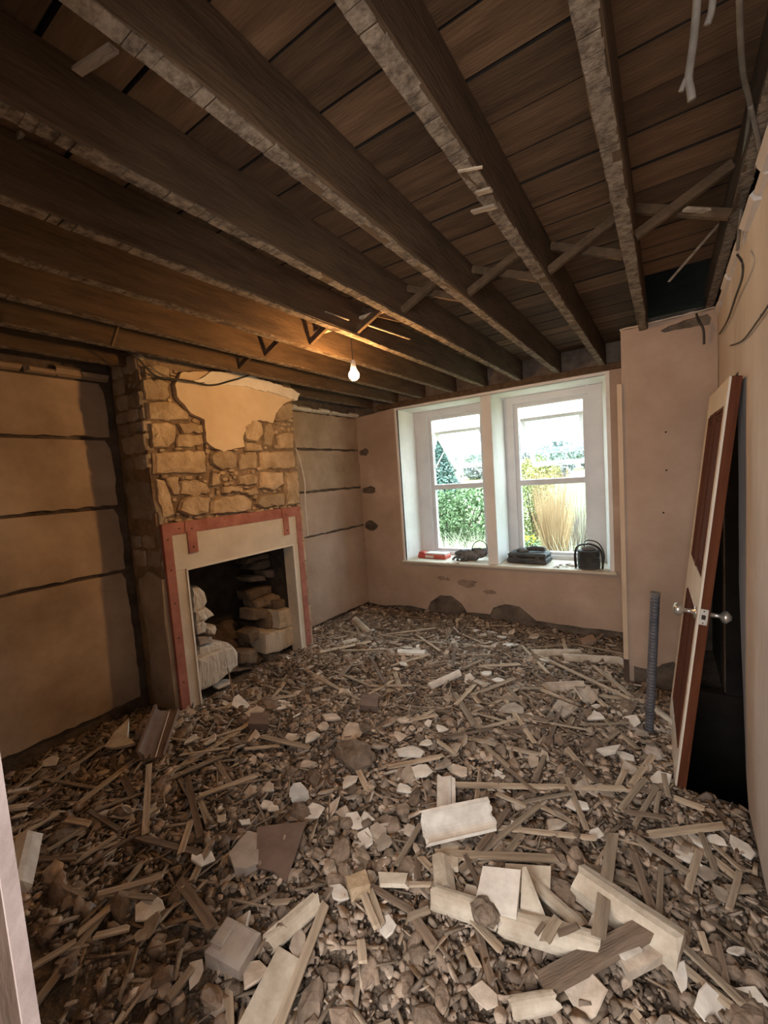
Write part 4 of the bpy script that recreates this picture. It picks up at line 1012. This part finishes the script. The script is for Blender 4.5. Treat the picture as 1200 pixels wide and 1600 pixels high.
for (x, y) in floor_pts(420, .05, dens):
    if n_l >= 300 - len(lath_px): break
    me, L, dk = R.choice(protoL); yaw = R.gauss(math.radians(20), .8) if R.random() < .5 else R.uniform(0, math.pi)
    ex, ey = math.cos(yaw) * L / 2, math.sin(yaw) * L / 2
    bad = False
    for sx in (-1, 1):
        px_, py_ = x + sx * ex, y + sx * ey
        if not (-3.0 < px_ < XR - .03 and .2 < py_ < YF - .03) or (px_ < CHX + .03 and CY0 - .05 < py_ < CY1 + .05) or (px_ > PX0 - .03 and py_ > PY - .04) or (px_ > .03 and py_ > 2.18): bad = True
    if bad: continue
    o = obj('broken_lath', me)
    orient(o, (x - ex, y - ey, float(H(x - ex, y - ey)) + R.uniform(.012, .026)), (x + ex, y + ey, float(H(x + ex, y + ey)) + R.uniform(.012, .034)), R.uniform(-.3, .3))
    settle(o, ('dark ' if dk else 'pale ') + ('long ' if L > .38 else ('short ' if L < .17 else '')) + 'broken lath', 'lath', 'laths'); n_l += 1

def shard_mesh(r, th, m, n=6, j=.38, stretch=1.3, name='plaster_shard'):
    ang = sorted([2 * math.pi * (k + R.uniform(-.3, .3)) / n for k in range(n)]); V = []
    rad = [r * R.uniform(1 - j, 1 + j) for _ in ang]
    for z, s in ((th / 2, .93), (th / 4, 1), (-th / 2, .88)):
        for a_, q in zip(ang, rad): V.append((math.cos(a_) * q * s * stretch, math.sin(a_) * q * s, z + R.uniform(-.08, .08) * th))
    F = [tuple(range(n)), tuple(2 * n + k for k in reversed(range(n)))]
    for k in range(2):
        for i in range(n):
            q = (i + 1) % n; F.append((k * n + i, k * n + n + i, k * n + n + q, k * n + q))
    return mesh(name, V, F, m)
shard_px = [(950,1170,36,'w'),(977,1181,16,'w'),(556,1285,22,'w'),(573,1278,16,'w'),(588,1302,24,'g'),(598,1347,12,'w'),(660,1205,24,'w'),(715,1205,22,'g'),(640,1174,32,'w'),(593,1165,20,'g'),(345,1280,13,'w'),(240,1268,13,'w'),
(232,1420,28,'w'),(236,1446,20,'g'),(258,1548,16,'g'),(305,1520,18,'w'),(398,1522,26,'g'),(533,1397,24,'w'),(606,1449,24,'w'),(667,1160,16,'w'),(688,1139,18,'w'),(519,1121,24,'g'),(551,1140,26,'g'),(762,1052,18,'w'),
(779,1063,14,'w'),(753,1068,16,'g'),(798,1108,28,'g'),(883,1108,34,'g'),(933,1120,20,'w'),(794,1008,16,'w'),(835,995,14,'g'),(913,1087,28,'g'),(1120,1313,16,'w'),(1072,1340,20,'w'),(1092,1315,18,'w'),(905,1258,22,'w'),
(918,1555,34,'g'),(985,1480,20,'w'),(760,1560,24,'g'),(375,1100,26,'w'),(345,1068,26,'g'),(400,1115,22,'g'),(436,1101,24,'w'),(330,1155,20,'w'),(300,1155,18,'w'),(487,1152,24,'w'),(505,1135,20,'g'),(1160,1325,22,'w'),
(420,1230,20,'w'),(383,1285,12,'w'),(545,1222,20,'w'),(632,1232,20,'w'),(640,1300,18,'g'),(600,1317,22,'g'),(640,1358,16,'w'),(75,1192,16,'w'),(118,1200,14,'g'),(30,1275,14,'w'),(410,1345,16,'g'),(868,1290,20,'g')]
for (px, py, s, t) in shard_px:
    p = onfloor(px, py, .028); dist = (p - Vector((0, 0, 1.5))).length; r = s * .5 * dist / 668 * .95
    o = obj('plaster_shard', shard_mesh(r, max(.007, r * .3), M['white'] if t == 'w' else M['shard']), None, p)
    o.rotation_euler = (R.uniform(-.2, .45), R.uniform(-.3, .3), R.uniform(-.6, .6))
    if (px, py) == (950, 1170): bpy.data.objects.remove(o)
    else: settle(o, ('white' if t == 'w' else 'dull beige') + (' large' if r > .045 else '') + ' plaster shard', 'shard', 'shards')
protoS = [(shard_mesh(r, r * .32, M['white'] if i % 5 == 0 else M['shard'], stretch=st), i % 5 == 0) for i, (r, st) in enumerate([(.022, 1.3), (.028, 1.2), (.018, 1.6), (.035, 1.2), (.026, 1.5), (.042, 1.1), (.024, 1.2), (.03, 1.4), (.02, 1.3), (.033, 1.3), (.025, 1.7), (.038, 1.3)])]
for (x, y) in floor_pts(300 - len(shard_px), .05, lambda x, y: .35 + .65 * (y > 1.2)):
    me, wh = R.choice(protoS); o = obj('plaster_shard', me, None, (x, y, float(H(x, y)) + R.uniform(.014, .03)))
    o.rotation_euler = (R.gauss(0, .35), R.gauss(0, .35), R.uniform(0, 6.28)); settle(o, ('white' if wh else 'dull beige') + ' plaster shard', 'shard', 'shards')
protoM = [lumpmesh('mortar_lump', r, sc, M['lump'], 2, .35, 1.6, i) for i, (r, sc) in enumerate([(.026, (1.2, .9, .7)), (.034, (1.1, .9, .6)), (.022, (1.4, .8, .8)), (.042, (1.2, .8, .6)), (.03, (1, 1, .8)), (.05, (1.3, .8, .5)), (.028, (1.6, .8, .6)), (.036, (1, .8, .8))])]
for (x, y) in floor_pts(290, .06, lambda x, y: .45 + .55 * ((x > -1.2) & (y < 1.5) | (x < -2.1) & (y > 1.6))):
    me = R.choice(protoM); o = obj('mortar_lump', me, None, (x, y, float(H(x, y)) + R.uniform(.006, .022)))
    o.rotation_euler = (R.gauss(0, .4), R.gauss(0, .4), R.uniform(0, 6.28)); settle(o, 'brown mortar lump', 'lump', 'mortar lumps')

# labels for the numerous pieces: the ones nearest a landmark are singled out, the rest share one per zone
byk = {}
for it in named: byk.setdefault(it[2], []).append(it)
for cat, items in byk.items():
    noun = {'lath': 'broken lath', 'shard': 'plaster shard', 'lump': 'mortar lump'}[cat]; done = set()
    for lm, (lx, ly) in LM.items():
        srt = sorted(range(len(items)), key=lambda i: (items[i][0].matrix_world.translation.x if cat == 'lath' else items[i][0].location.x, 0)[0] * 0 + math.hypot((items[i][0].matrix_world.translation if cat == 'lath' else items[i][0].location)[0] - lx, (items[i][0].matrix_world.translation if cat == 'lath' else items[i][0].location)[1] - ly))
        kmax = 5 if cat == 'lath' else (3 if cat == 'shard' else 1)
        for rank, i in enumerate(srt[:kmax]):
            if i in done: continue
            done.add(i); o, kind, c_, st = items[i]; tag(o, f'{kind}, {ORD[rank]} to the {lm}', cat, noun + 's strewn over the rubble')
    for i, (o, kind, c_, st) in enumerate(items):
        if i in done: continue
        loc = o.matrix_world.translation if cat == 'lath' else o.location
        zn = zone(loc[0], loc[1]); base = kind.replace(' large', '').replace('wide ', '')
        tag(o, f'{base}, one of many in the rubble {zn}', cat, f'{base}s in the rubble {zn}')

# --- hand-placed large pieces
def arc(cx, cz, r, a0, a1, n=8): return [(cx + r * math.cos(math.radians(a0 + (a1 - a0) * k / n)), cz + r * math.sin(math.radians(a0 + (a1 - a0) * k / n))) for k in range(n + 1)]
def prof(kind, w):
    if kind == 'cove':       # concave plate
        r = w * .62; o = arc(0, r, r, 205, 335, 10); i = arc(0, r, r + w * .13, 335, 205, 10); return o + i
    if kind == 'flat': return [(-w / 2, -w * .1), (w / 2, -w * .1), (w / 2, w * .10), (-w * .4, w * .14)]
    if kind == 'step': return [(-w / 2, -w * .1), (w / 2, -w * .1), (w / 2, w * .05), (w * .3, w * .07), (w * .27, w * .16), (w * .1, w * .2), (-w * .2, w * .12), (-w * .45, w * .14), (-w / 2, w * .05)]
    if kind == 'round': return [(-w / 2, -w * .2)] + arc(0, -w * .1, w * .5, 175, 5, 9) + [(w / 2, -w * .2)]
    if kind == 'angle': return [(-w / 2, -w * .25), (w * .45, -w * .25), (w / 2, w * .02), (w * .12, w * .30), (-w * .1, w * .33), (-w * .46, w * .12)]
def piece(name, A, B, kind, w, m, label, cat='moulding', roll=0.0, lift=(.03, .03), jit=.008, taper=0):
    a, b = onfloor(A[0], A[1], lift[0]), onfloor(B[0], B[1], lift[1]); L = (b - a).length
    pf_ = prof(kind, w); mb = MB(); n = max(2, int(L / .06)); base = 0
    for i in range(n + 1):
        x = -L / 2 + L * i / n
        for (y_, z_) in pf_:
            e = R.uniform(-jit, jit) if i in (0, n) else 0
            k_ = 1 + R.uniform(-.02, .02)
            mb.V.append((x + e * 1.5, y_ * k_, z_ * k_))
    q_ = len(pf_)
    for i in range(n):
        for k in range(q_):
            r_ = (k + 1) % q_; mb.F.append((i * q_ + k, i * q_ + r_, (i + 1) * q_ + r_, (i + 1) * q_ + k))
    mb.F += [tuple(reversed(range(q_))), tuple(n * q_ + k for k in range(q_))]
    o = mb.build(name, M[m]); orient(o, a, b, roll); return tag(o, label, cat)
piece('cornice_fragment', (697, 1215), (697, 1300), 'step', .085, 'white', 'upright white stepped moulding lying behind the curved cove piece', lift=(.05, .03))
piece('cornice_fragment', (702, 1318), (700, 1358), 'flat', .075, 'cornice', 'cream flat chunk just below the curved white cove piece', 'chunk', lift=(.02, .03))
piece('cove_fragment', (662, 1296), (768, 1272), 'cove', .088, 'white', 'curved white cove piece lying across the centre, hollow side to the viewer', roll=.75, lift=(.075, .07))
piece('broken_cornice', (690, 1342), (696, 1396), 'angle', .075, 'cornice', 'cream block of cornice with a splintered end, left of the long split length', 'chunk', lift=(.035, .035))
piece('cornice_length', (678, 1400), (775, 1432), 'round', .075, 'cornice', 'left half of the long split rounded cornice length in the right foreground', lift=(.05, .045))
piece('cornice_length', (785, 1436), (938, 1482), 'round', .085, 'cornice', 'right half of the long split rounded cornice length in the right foreground', lift=(.05, .05))
piece('narrow_moulding', (818, 1366), (906, 1446), 'step', .045, 'cornice', 'narrow cream moulding slanting between the two big cornice lengths', lift=(.07, .05))
piece('cornice_length', (905, 1372), (1064, 1482), 'angle', .115, 'cornice', 'thick angular cream cornice length pointing to the lower right', lift=(.06, .06), roll=.1)
piece('broad_plank', (450, 1497), (390, 1620), 'flat', .10, 'cornice', 'pale broad painted plank running off the bottom edge', 'plank', lift=(.03, .03))
piece('long_lath', (508, 1412), (428, 1620), 'flat', .034, 'lath', 'long grey lath running to the bottom edge beside the pale broad plank', 'lath', lift=(.04, .05))
piece('cornice_fragment', (420, 1474), (498, 1406), 'step', .06, 'cornice', 'cream moulding fragment left of the long grey lath', lift=(.04, .04), roll=.3)
piece('cornice_fragment', (45, 1308), (26, 1388), 'angle', .095, 'white', 'white cornice moulding at the left edge beside the doorway jamb', lift=(.07, .05), roll=-.3)
piece('cove_fragment', (258, 1112), (232, 1184), 'cove', .11, 'slate', 'upturned brown cove piece with a white edge, left of the fireplace surround', lift=(.10, .03), roll=-.5)
piece('white_edge_strip', (264, 1112), (243, 1182), 'flat', .016, 'white', 'thin white plaster edge strip against the upturned brown cove piece', 'strip', lift=(.12, .05), roll=1.0)
piece('dark_plank', (845, 1540), (1008, 1452), 'flat', .06, 'lath_dark', 'wide dark plank crossing in front of the cornice lengths', 'plank', lift=(.04, .075))
piece('round_moulding', (555, 968), (577, 989), 'round', .075, 'cornice', 'short pale moulding near the far left corner', lift=(.05, .03))
piece('round_moulding', (622, 1019), (664, 1020), 'flat', .085, 'white', 'white flat moulding near the far end of the floor', lift=(.03, .03))
piece('white_moulding', (672, 1072), (718, 1051), 'round', .055, 'white', 'bright white moulding pointing to the window in mid floor', lift=(.035, .05))
piece('round_moulding', (832, 1020), (905, 1019), 'round', .065, 'cornice', 'pale moulding length below the right window, left of the pair', lift=(.03, .03))
piece('round_moulding', (880, 1027), (968, 1032), 'round', .075, 'cornice', 'pale moulding length below the right window, right of the pair', lift=(.035, .03))
piece('moulding_stack', (852, 1073), (908, 1070), 'angle', .085, 'shard', 'dull beige stepped moulding lying in front of the right window', lift=(.03, .035))
piece('round_moulding', (908, 1078), (921, 1097), 'cove', .08, 'shard', 'small beige cove fragment beside the dull stepped moulding', lift=(.05, .03))
piece('round_moulding', (535, 1005), (556, 1000), 'round', .05, 'cornice', 'small cream moulding stub by the right foot of the fireplace surround', lift=(.03, .03))
piece('round_moulding', (798, 1574), (868, 1562), 'round', .05, 'cornice', 'short white moulding at the bottom edge, right of centre', lift=(.035, .035))
piece('round_moulding', (590, 1374), (638, 1376), 'flat', .05, 'cornice', 'small cream moulding left of the splintered cornice block', lift=(.04, .04))
piece('bent_moulding', (1022, 1107), (1050, 1128), 'round', .045, 'cornice', 'cream curved moulding leaning between the tube and the door', lift=(.14, .06))
piece('white_strip', (12, 1238), (44, 1232), 'flat', .03, 'white', 'white strip of plaster at the left edge, farther one', 'strip', lift=(.03, .03))
piece('white_strip', (14, 1262), (46, 1258), 'angle', .035, 'white', 'white moulding stub at the left edge, nearer one', 'strip', lift=(.04, .04))
def plate(name, px, th, m, label, cat, lift=.03, tilt=(0, 0)):
    P_ = [onfloor(x, y, lift) for x, y in px]; c = sum(P_, Vector()) / len(P_)
    pts = [(p.x - c.x, p.y - c.y) for p in P_]; n = len(pts)
    V = [(x, y, th / 2) for x, y in pts] + [(x * .96, y * .96, -th / 2) for x, y in pts]
    F = [tuple(range(n)), tuple(n + k for k in reversed(range(n)))] + [(i, n + i, n + (i + 1) % n, (i + 1) % n) for i in range(n)]
    if (Vector(pts[1]) - Vector(pts[0])).to_3d().cross((Vector(pts[2]) - Vector(pts[1])).to_3d()).z < 0: F = [f[::-1] for f in F]
    o = obj(name, mesh(name, V, F, M[m]), None, c); o.rotation_euler = (tilt[0], tilt[1], 0); return tag(o, label, cat)
plate('slate', [(403, 1300), (440, 1296), (479, 1292), (462, 1335), (446, 1371), (428, 1358), (400, 1354)], .012, 'slate', 'brown slate slab lying left of centre beside a pale lump', 'slate', .045, (.08, .05))
plate('pale_slab', [(358, 1338), (372, 1322), (388, 1306), (406, 1310), (404, 1354), (385, 1362), (366, 1360)], .035, 'grey_stone', 'pale crusted lump of plaster touching the brown slate', 'lump', .035)
plate('flat_panel', [(786, 1388), (790, 1352), (862, 1364), (860, 1392)], .012, 'cornice', 'flat beige plaster panel behind the wedge-shaped corner piece', 'panel', .055, (.35, 0))
plate('box_plate', [(957, 1484), (1005, 1466), (1040, 1496), (982, 1528)], .03, 'shard', 'square beige plaster block with a white patch below the thick angular cornice', 'block', .045)
plate('white_patch_plate', [(960, 1488), (990, 1474), (1004, 1484), (976, 1500)], .008, 'white', 'white chip of plaster lying on the square beige block', 'chip', .066)
plate('cream_fragment', [(163, 1168), (180, 1148), (204, 1130), (200, 1152), (212, 1158), (180, 1168)], .02, 'cornice', 'cream jagged plaster fragment near the left wall', 'fragment', .06, (.3, 0))
plate('beige_plate', [(868, 1110), (880, 1098), (905, 1108), (880, 1122)], .015, 'shard', 'beige plaster plate by the long upright lath, before the right window', 'plate', .03)
plate('brick_fragment', [(540, 1378), (572, 1370), (579, 1392), (548, 1398)], .05, 'stone', 'light brown brick fragment in the centre foreground', 'brick', .045)
plate('kite_shard', [(931, 1171), (952, 1167), (970, 1164), (962, 1177), (945, 1181)], .012, 'white', 'bright white kite-shaped plaster shard right of centre, in front of the door', 'shard', .045)
plate('pink_brick', [(906, 1003), (926, 994), (932, 1004), (912, 1010)], .05, 'plaster', 'dull pink brick fragment against the far wall', 'brick', .03)
plate('dark_tile', [(388, 1135), (392, 1117), (420, 1118), (420, 1138)], .04, 'slate', 'dark brown square chunk before the fireplace', 'block', .035)
plate('dark_tile', [(562, 1105), (566, 1090), (592, 1090), (590, 1108)], .04, 'slate', 'dark brown square chunk in the middle of the floor', 'block', .035)
# wedge-shaped corner piece
c = onfloor(790, 1410, .06)
wd = empty('corner_piece', c, (0, 0, math.radians(20)))
tag(wd, 'wedge-shaped plaster corner piece with a white top resting on the split cornice', 'corner piece')
MB().add([(-.10, -.05, -.03), (.03, -.07, -.03), (.05, .06, .0), (-.07, .07, .0), (-.10, -.05, .015), (.03, -.07, .03), (.055, .05, .075), (-.07, .06, .06)],
         [(0, 3, 2, 1), (4, 5, 6, 7), (0, 1, 5, 4), (1, 2, 6, 5), (2, 3, 7, 6), (3, 0, 4, 7)]).build('block', M['white'], wd)
MB().add([(.035, -.07, -.03), (.14, -.09, -.04), (.06, .05, .085), (.05, -.07, -.03), (.15, -.085, -.04), (.072, .055, .085)],
         [(0, 1, 2), (5, 4, 3), (0, 3, 4, 1), (1, 4, 5, 2), (2, 5, 3, 0)]).build('triangular_side', M['cornice'], wd)
for k_, (ax, ay, bx, by, w_, lb) in enumerate([(852, 1470, 872, 1436, .03, 'pale lath scrap lying across the right half of the split cornice'), (872, 1458, 902, 1446, .018, 'brown lath splinter near the right tip of the split cornice'), (838, 1460, 850, 1442, .012, 'thin dark splinter on the split cornice, left of the pale scrap')]):
    a_, b_ = onfloor(ax, ay, .105), onfloor(bx, by, .11); o = obj('lath_scrap', lath_mesh((b_ - a_).length, w_, .006, M['lath' if k_ == 0 else 'lath_dark'])); orient(o, a_, b_); tag(o, lb, 'lath')
# standing oval shard
p = onfloor(467, 1240, .05); o = obj('oval_shard', shard_mesh(.045, .014, M['white'], 10, .1, 1.35), None, p); o.rotation_euler = (math.radians(70), math.radians(65), math.radians(20))
tag(o, 'upright oval white plaster shard left of the big mortar clod', 'shard')
# grey block
p = onfloor(366, 1482, .045); e = empty('stone_block', p, (.08, .1, math.radians(12)))
tag(e, 'grey squared stone block in the left foreground', 'block')
MB().box((-.07, -.05, -.05), (.06, .055, .03), .012).build('body', M['grey_stone'], e)
MB().box((-.065, -.03, .025), (-.02, .045, .04), .006).build('raised_lip', M['grey_stone'], e)
# big clods
for (px, py, r, sc, lab, s_) in ((555, 1180, .10, (1.2, .8, .6), 'big brown mortar clod in the centre of the floor', 3), (470, 1272, .05, (1.5, .7, .6), 'long brown mortar clod right of the oval shard', 6), (420, 1100, .07, (1.4, .8, .4), 'broad flat stone before the fireplace opening', 8),
                                 (395, 1083, .05, (1.2, .9, .7), 'rounded stone nearest the fireplace opening', 9), (758, 1424, .045, (1, .8, .7), 'dark clod resting on the break in the split cornice', 12), (1021, 1178, .042, (1.0, .8, .9), 'round pale stone in front of the grey upright tube', 13), (875, 1400, .05, (1.2, 1, .7), 'dark lump between the narrow and the thick cornice', 14)):
    m_ = 'grey_stone' if 'pale' in lab else 'lump'
    p = onfloor(px, py, r * .4 if r != .045 else .075); o = obj('clod', lumpmesh('clod', r, sc, M[m_], 3, .3, 2.2, s_), None, p); o.name = 'round_stone' if 'stone' in lab else 'mortar_clod'
    tag(o, lab, 'stone' if 'stone' in lab else 'clod')
# debris on the sill
for k in range(9):
    p = on_sill(868 + 4 * k, 884 + R.uniform(-3, 3)); o = obj('plaster_shard', R.choice(protoS)[0], None, p + Vector((0, 0, .009))); o.scale = (.6, .6, .6); o.rotation_euler = (R.uniform(-.4, .4), R.uniform(-.4, .4), R.uniform(0, 6))
    tag(o, 'small plaster shard on the sill between the tool case and the cable drum', 'shard', 'plaster shards on the sill')
for k in range(4):
    p = on_sill(700 + 5 * k, 880); o = obj('plaster_shard', R.choice(protoS)[0], None, p + Vector((0, 0, .008))); o.scale = (.45, .45, .45)
    tag(o, 'tiny plaster shard on the sill between the red case and the gloves', 'shard', 'plaster shards by the red case')

# ================================================================== GARDEN OUTSIDE
n1, n2 = 50, 60
xs = np.linspace(-70, 45, n1); ys = 4.7 + (np.linspace(0, 1, n2) ** 2) * 150
GX, GY = np.meshgrid(xs, ys); GZ = -.35 - .012 * np.clip(GY - 5, 0, 30) + np.clip(GY - 45, 0, 200) * .035 + .1 * np.sin(GX * .3) * np.sin(GY * .21)
V = np.stack([GX, GY, GZ], -1).reshape(-1, 3); idx = np.arange(n1 * n2).reshape(n2, n1)
a, b, c, d = idx[:-1, :-1].ravel(), idx[:-1, 1:].ravel(), idx[1:, 1:].ravel(), idx[1:, :-1].ravel()
g = bulk('ground', V, np.concatenate([np.stack([a, b, c], 1), np.stack([a, c, d], 1)]), M['grass']); structure(g, 'garden and field rising beyond the window')
def gz(x, y): return -.35 - .012 * min(max(y - 5, 0), 30) + max(y - 45, 0) * .035
xs = np.linspace(-260, 160, 60); V = []; F = []
for i, x in enumerate(xs):
    h = 15 + 5 * math.sin(x * .02 + 1) + 2 * math.sin(x * .07)
    V += [(x, 190, 0), (x, 230, h), (x, 300, h * .8)]
for i in range(59): F += [(3 * i, 3 * i + 3, 3 * i + 4, 3 * i + 1), (3 * i + 1, 3 * i + 4, 3 * i + 5, 3 * i + 2)]
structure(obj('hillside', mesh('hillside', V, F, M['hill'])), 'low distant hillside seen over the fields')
def foliage(n, cen, rad, s, m, name, parent=None, cone=False):
    u = RN.normal(0, 1, (n, 3)); u /= np.linalg.norm(u, axis=1)[:, None]; rr = RN.uniform(.55, 1, n) ** .6
    P_ = u * rr[:, None] * np.array(rad)
    P_ += .12 * np.array(rad) * np.sin(P_[:, [1, 2, 0]] * 9 / max(rad))
    if cone:
        t = RN.uniform(0, 1, n) ** .7; a_ = RN.uniform(0, 6.28, n); r_ = (1 - (1 - t)) * RN.uniform(.7, 1.05, n)
        P_ = np.stack([np.cos(a_) * r_ * rad[0], np.sin(a_) * r_ * rad[1], (1 - 2 * t) * rad[2]], 1)
    Rm = rotm(n, 1.2); B = np.array([(-.5, 0, 0), (0, .28, .08), (.5, 0, 0), (0, -.28, .08)]) * s
    V = np.einsum('nij,nkj->nki', Rm, B[None] * RN.uniform(.6, 1.3, (n, 1, 1))) + (P_ + np.array(cen))[:, None, :]
    F = np.array([(0, 1, 2), (0, 2, 3)])[None] + (np.arange(n) * 4)[:, None, None]
    return bulk(name, V, F, m, parent)
def stems(n, base, spread, height, r, m, name, lean=.35, parent=None):
    V = []; F = []; 
    for k in range(n):
        a_ = R.uniform(0, 6.28); rr = spread * math.sqrt(R.random()); x, y = rr * math.cos(a_), rr * math.sin(a_)
        h = height * R.uniform(.4, 1.05); lx, ly = x * (1 + lean * 2) + R.uniform(-.1, .1) * h * lean, y * (1 + lean * 2) + R.uniform(-.1, .1) * h * lean
        b0 = len(V)
        for t in (0, .5, 1):
            px_, py_ = x * .4 + (lx - x * .4) * t ** 1.3, y * .4 + (ly - y * .4) * t ** 1.3; r_ = r * (1 - .75 * t)
            for q in range(3): V.append((base[0] + px_ + r_ * math.cos(q * 2.1), base[1] + py_ + r_ * math.sin(q * 2.1), base[2] + h * t))
        for i in range(2):
            for q in range(3):
                w = (q + 1) % 3; F += [(b0 + 3 * i + q, b0 + 3 * i + w, b0 + 3 * i + 3 + w), (b0 + 3 * i + q, b0 + 3 * i + 3 + w, b0 + 3 * i + 3 + q)]
    return bulk(name, V, F, m, parent)
def shrub(name, cen, rad, n, s, m, label, cat='shrub', trunk=True, cone=False, group=None):
    e = empty(name, (0, 0, 0)); tag(e, label, cat, group)
    foliage(n, cen, rad, s, m, 'foliage', e, cone)
    g0 = gz(cen[0], cen[1])
    t = MB().tube([(cen[0], cen[1], g0 - .1), (cen[0], cen[1], cen[2])], [max(.03, rad[0] * .06), max(.02, rad[0] * .03)], 6)
    for k in range(5):
        a_ = k * 1.26; t.tube([(cen[0], cen[1], g0 + (cen[2] - g0) * .5), (cen[0] + rad[0] * .5 * math.cos(a_), cen[1] + rad[1] * .5 * math.sin(a_), cen[2] + rad[2] * .3)], [.02 + rad[0] * .015, .01], 5)
    t.build('trunk', M['bark'], e); return e
def gp(px, py, y): return at(px, py, y=y)
p = gp(725, 805, 8.5); shrub('green_shrub', (p.x, 8.5, p.z), (.95, .8, .62), 5200, .085, M['leaf'], 'bushy green shrub outside the left window')
p = gp(690, 800, 8.0); shrub('green_shrub', (p.x, 8.0, p.z - .1), (.5, .5, .5), 2200, .07, M['leaf'], 'smaller green shrub at the left of the bushy one outside')
p = gp(688, 735, 15); shrub('conifer', (p.x, 15, p.z), (.9, .9, 1.15), 4200, .16, M['leaf_c'], 'blue-green conical conifer beyond the left window', 'tree', cone=True)
p = gp(838, 790, 7.8); shrub('yellow_shrub', (p.x - .05, 7.8, p.z), (.28, .3, .75), 2600, .06, M['leaf_y'], 'tall yellow-green shrub at the left of the golden stems')
p = gp(835, 735, 11); shrub('yellow_shrub', (p.x, 11, p.z - .1), (.6, .5, .45), 2400, .08, M['leaf_y'], 'yellow-green hedge bush behind the tall yellow-green shrub')
e = empty('golden_willow', (0, 0, 0)); tag(e, 'clump of upright golden orange stems outside the right window', 'shrub')
p = gp(866, 842, 7.4); stems(620, (p.x, 7.4, gz(0, 7.4)), .22, 1.75, .005, M['goldstem'], 'golden_stems', .38, e)['kind'] = 'stuff'
e = empty('twiggy_shrub', (0, 0, 0)); tag(e, 'bare grey twiggy shrub right of the golden stems', 'shrub')
p = gp(905, 820, 8.2); stems(420, (p.x, 8.2, gz(0, 8.2)), .34, 1.7, .006, M['twig'], 'twigs', .6, e)['kind'] = 'stuff'
for (px, py, y_, n_, lab) in ((700, 845, 7.0, 420, 'pale dry grass tussock under the left window, left of two'), (745, 845, 7.2, 380, 'pale dry grass tussock by the mullion, right of two'), (895, 850, 6.9, 260, 'pale dry grass tussock below the bare twiggy shrub')):
    e = empty('grass_tussock', (0, 0, 0)); tag(e, lab, 'grass'); p = gp(px, py, y_)
    stems(n_, (p.x, y_, gz(0, y_)), .35, .78, .006, M['drygrass'], 'grass_blades', 1.1, e)['kind'] = 'stuff'
p = gp(828, 845, 6.9); e = shrub('daffodil_clump', (p.x, 6.9, p.z - .1), (.16, .16, .2), 500, .05, M['leaf'], 'low green clump with yellow flowers at the foot of the right window', 'plant')
foliage(60, (p.x, 6.86, p.z + .02), (.12, .1, .08), .05, mat('yellow_petal', (.75, .6, .04)), 'yellow_flowers', e)
shrubs = [(-30, 85, 4.6), (-24, 88, 3.6), (-19, 84, 4.2), (-15, 80, 4.9), (-11.5, 84, 4.2), (-8, 82, 5.4), (-4, 86, 4.4), (-35, 90, 4), (-41, 88, 4.4), (-46, 92, 4), (-27, 70, 2.6), (-13, 62, 2.2)]
for i, (x, y_, h) in enumerate(shrubs):
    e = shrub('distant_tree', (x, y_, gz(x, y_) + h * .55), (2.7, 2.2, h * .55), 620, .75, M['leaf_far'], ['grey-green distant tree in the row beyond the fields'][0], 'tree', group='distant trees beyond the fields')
structure(MB().box((-1.55, 5.2, -.37), (-1.15, 12, -.345)).build('path', M['gravel']), 'grey path strip in the garden')
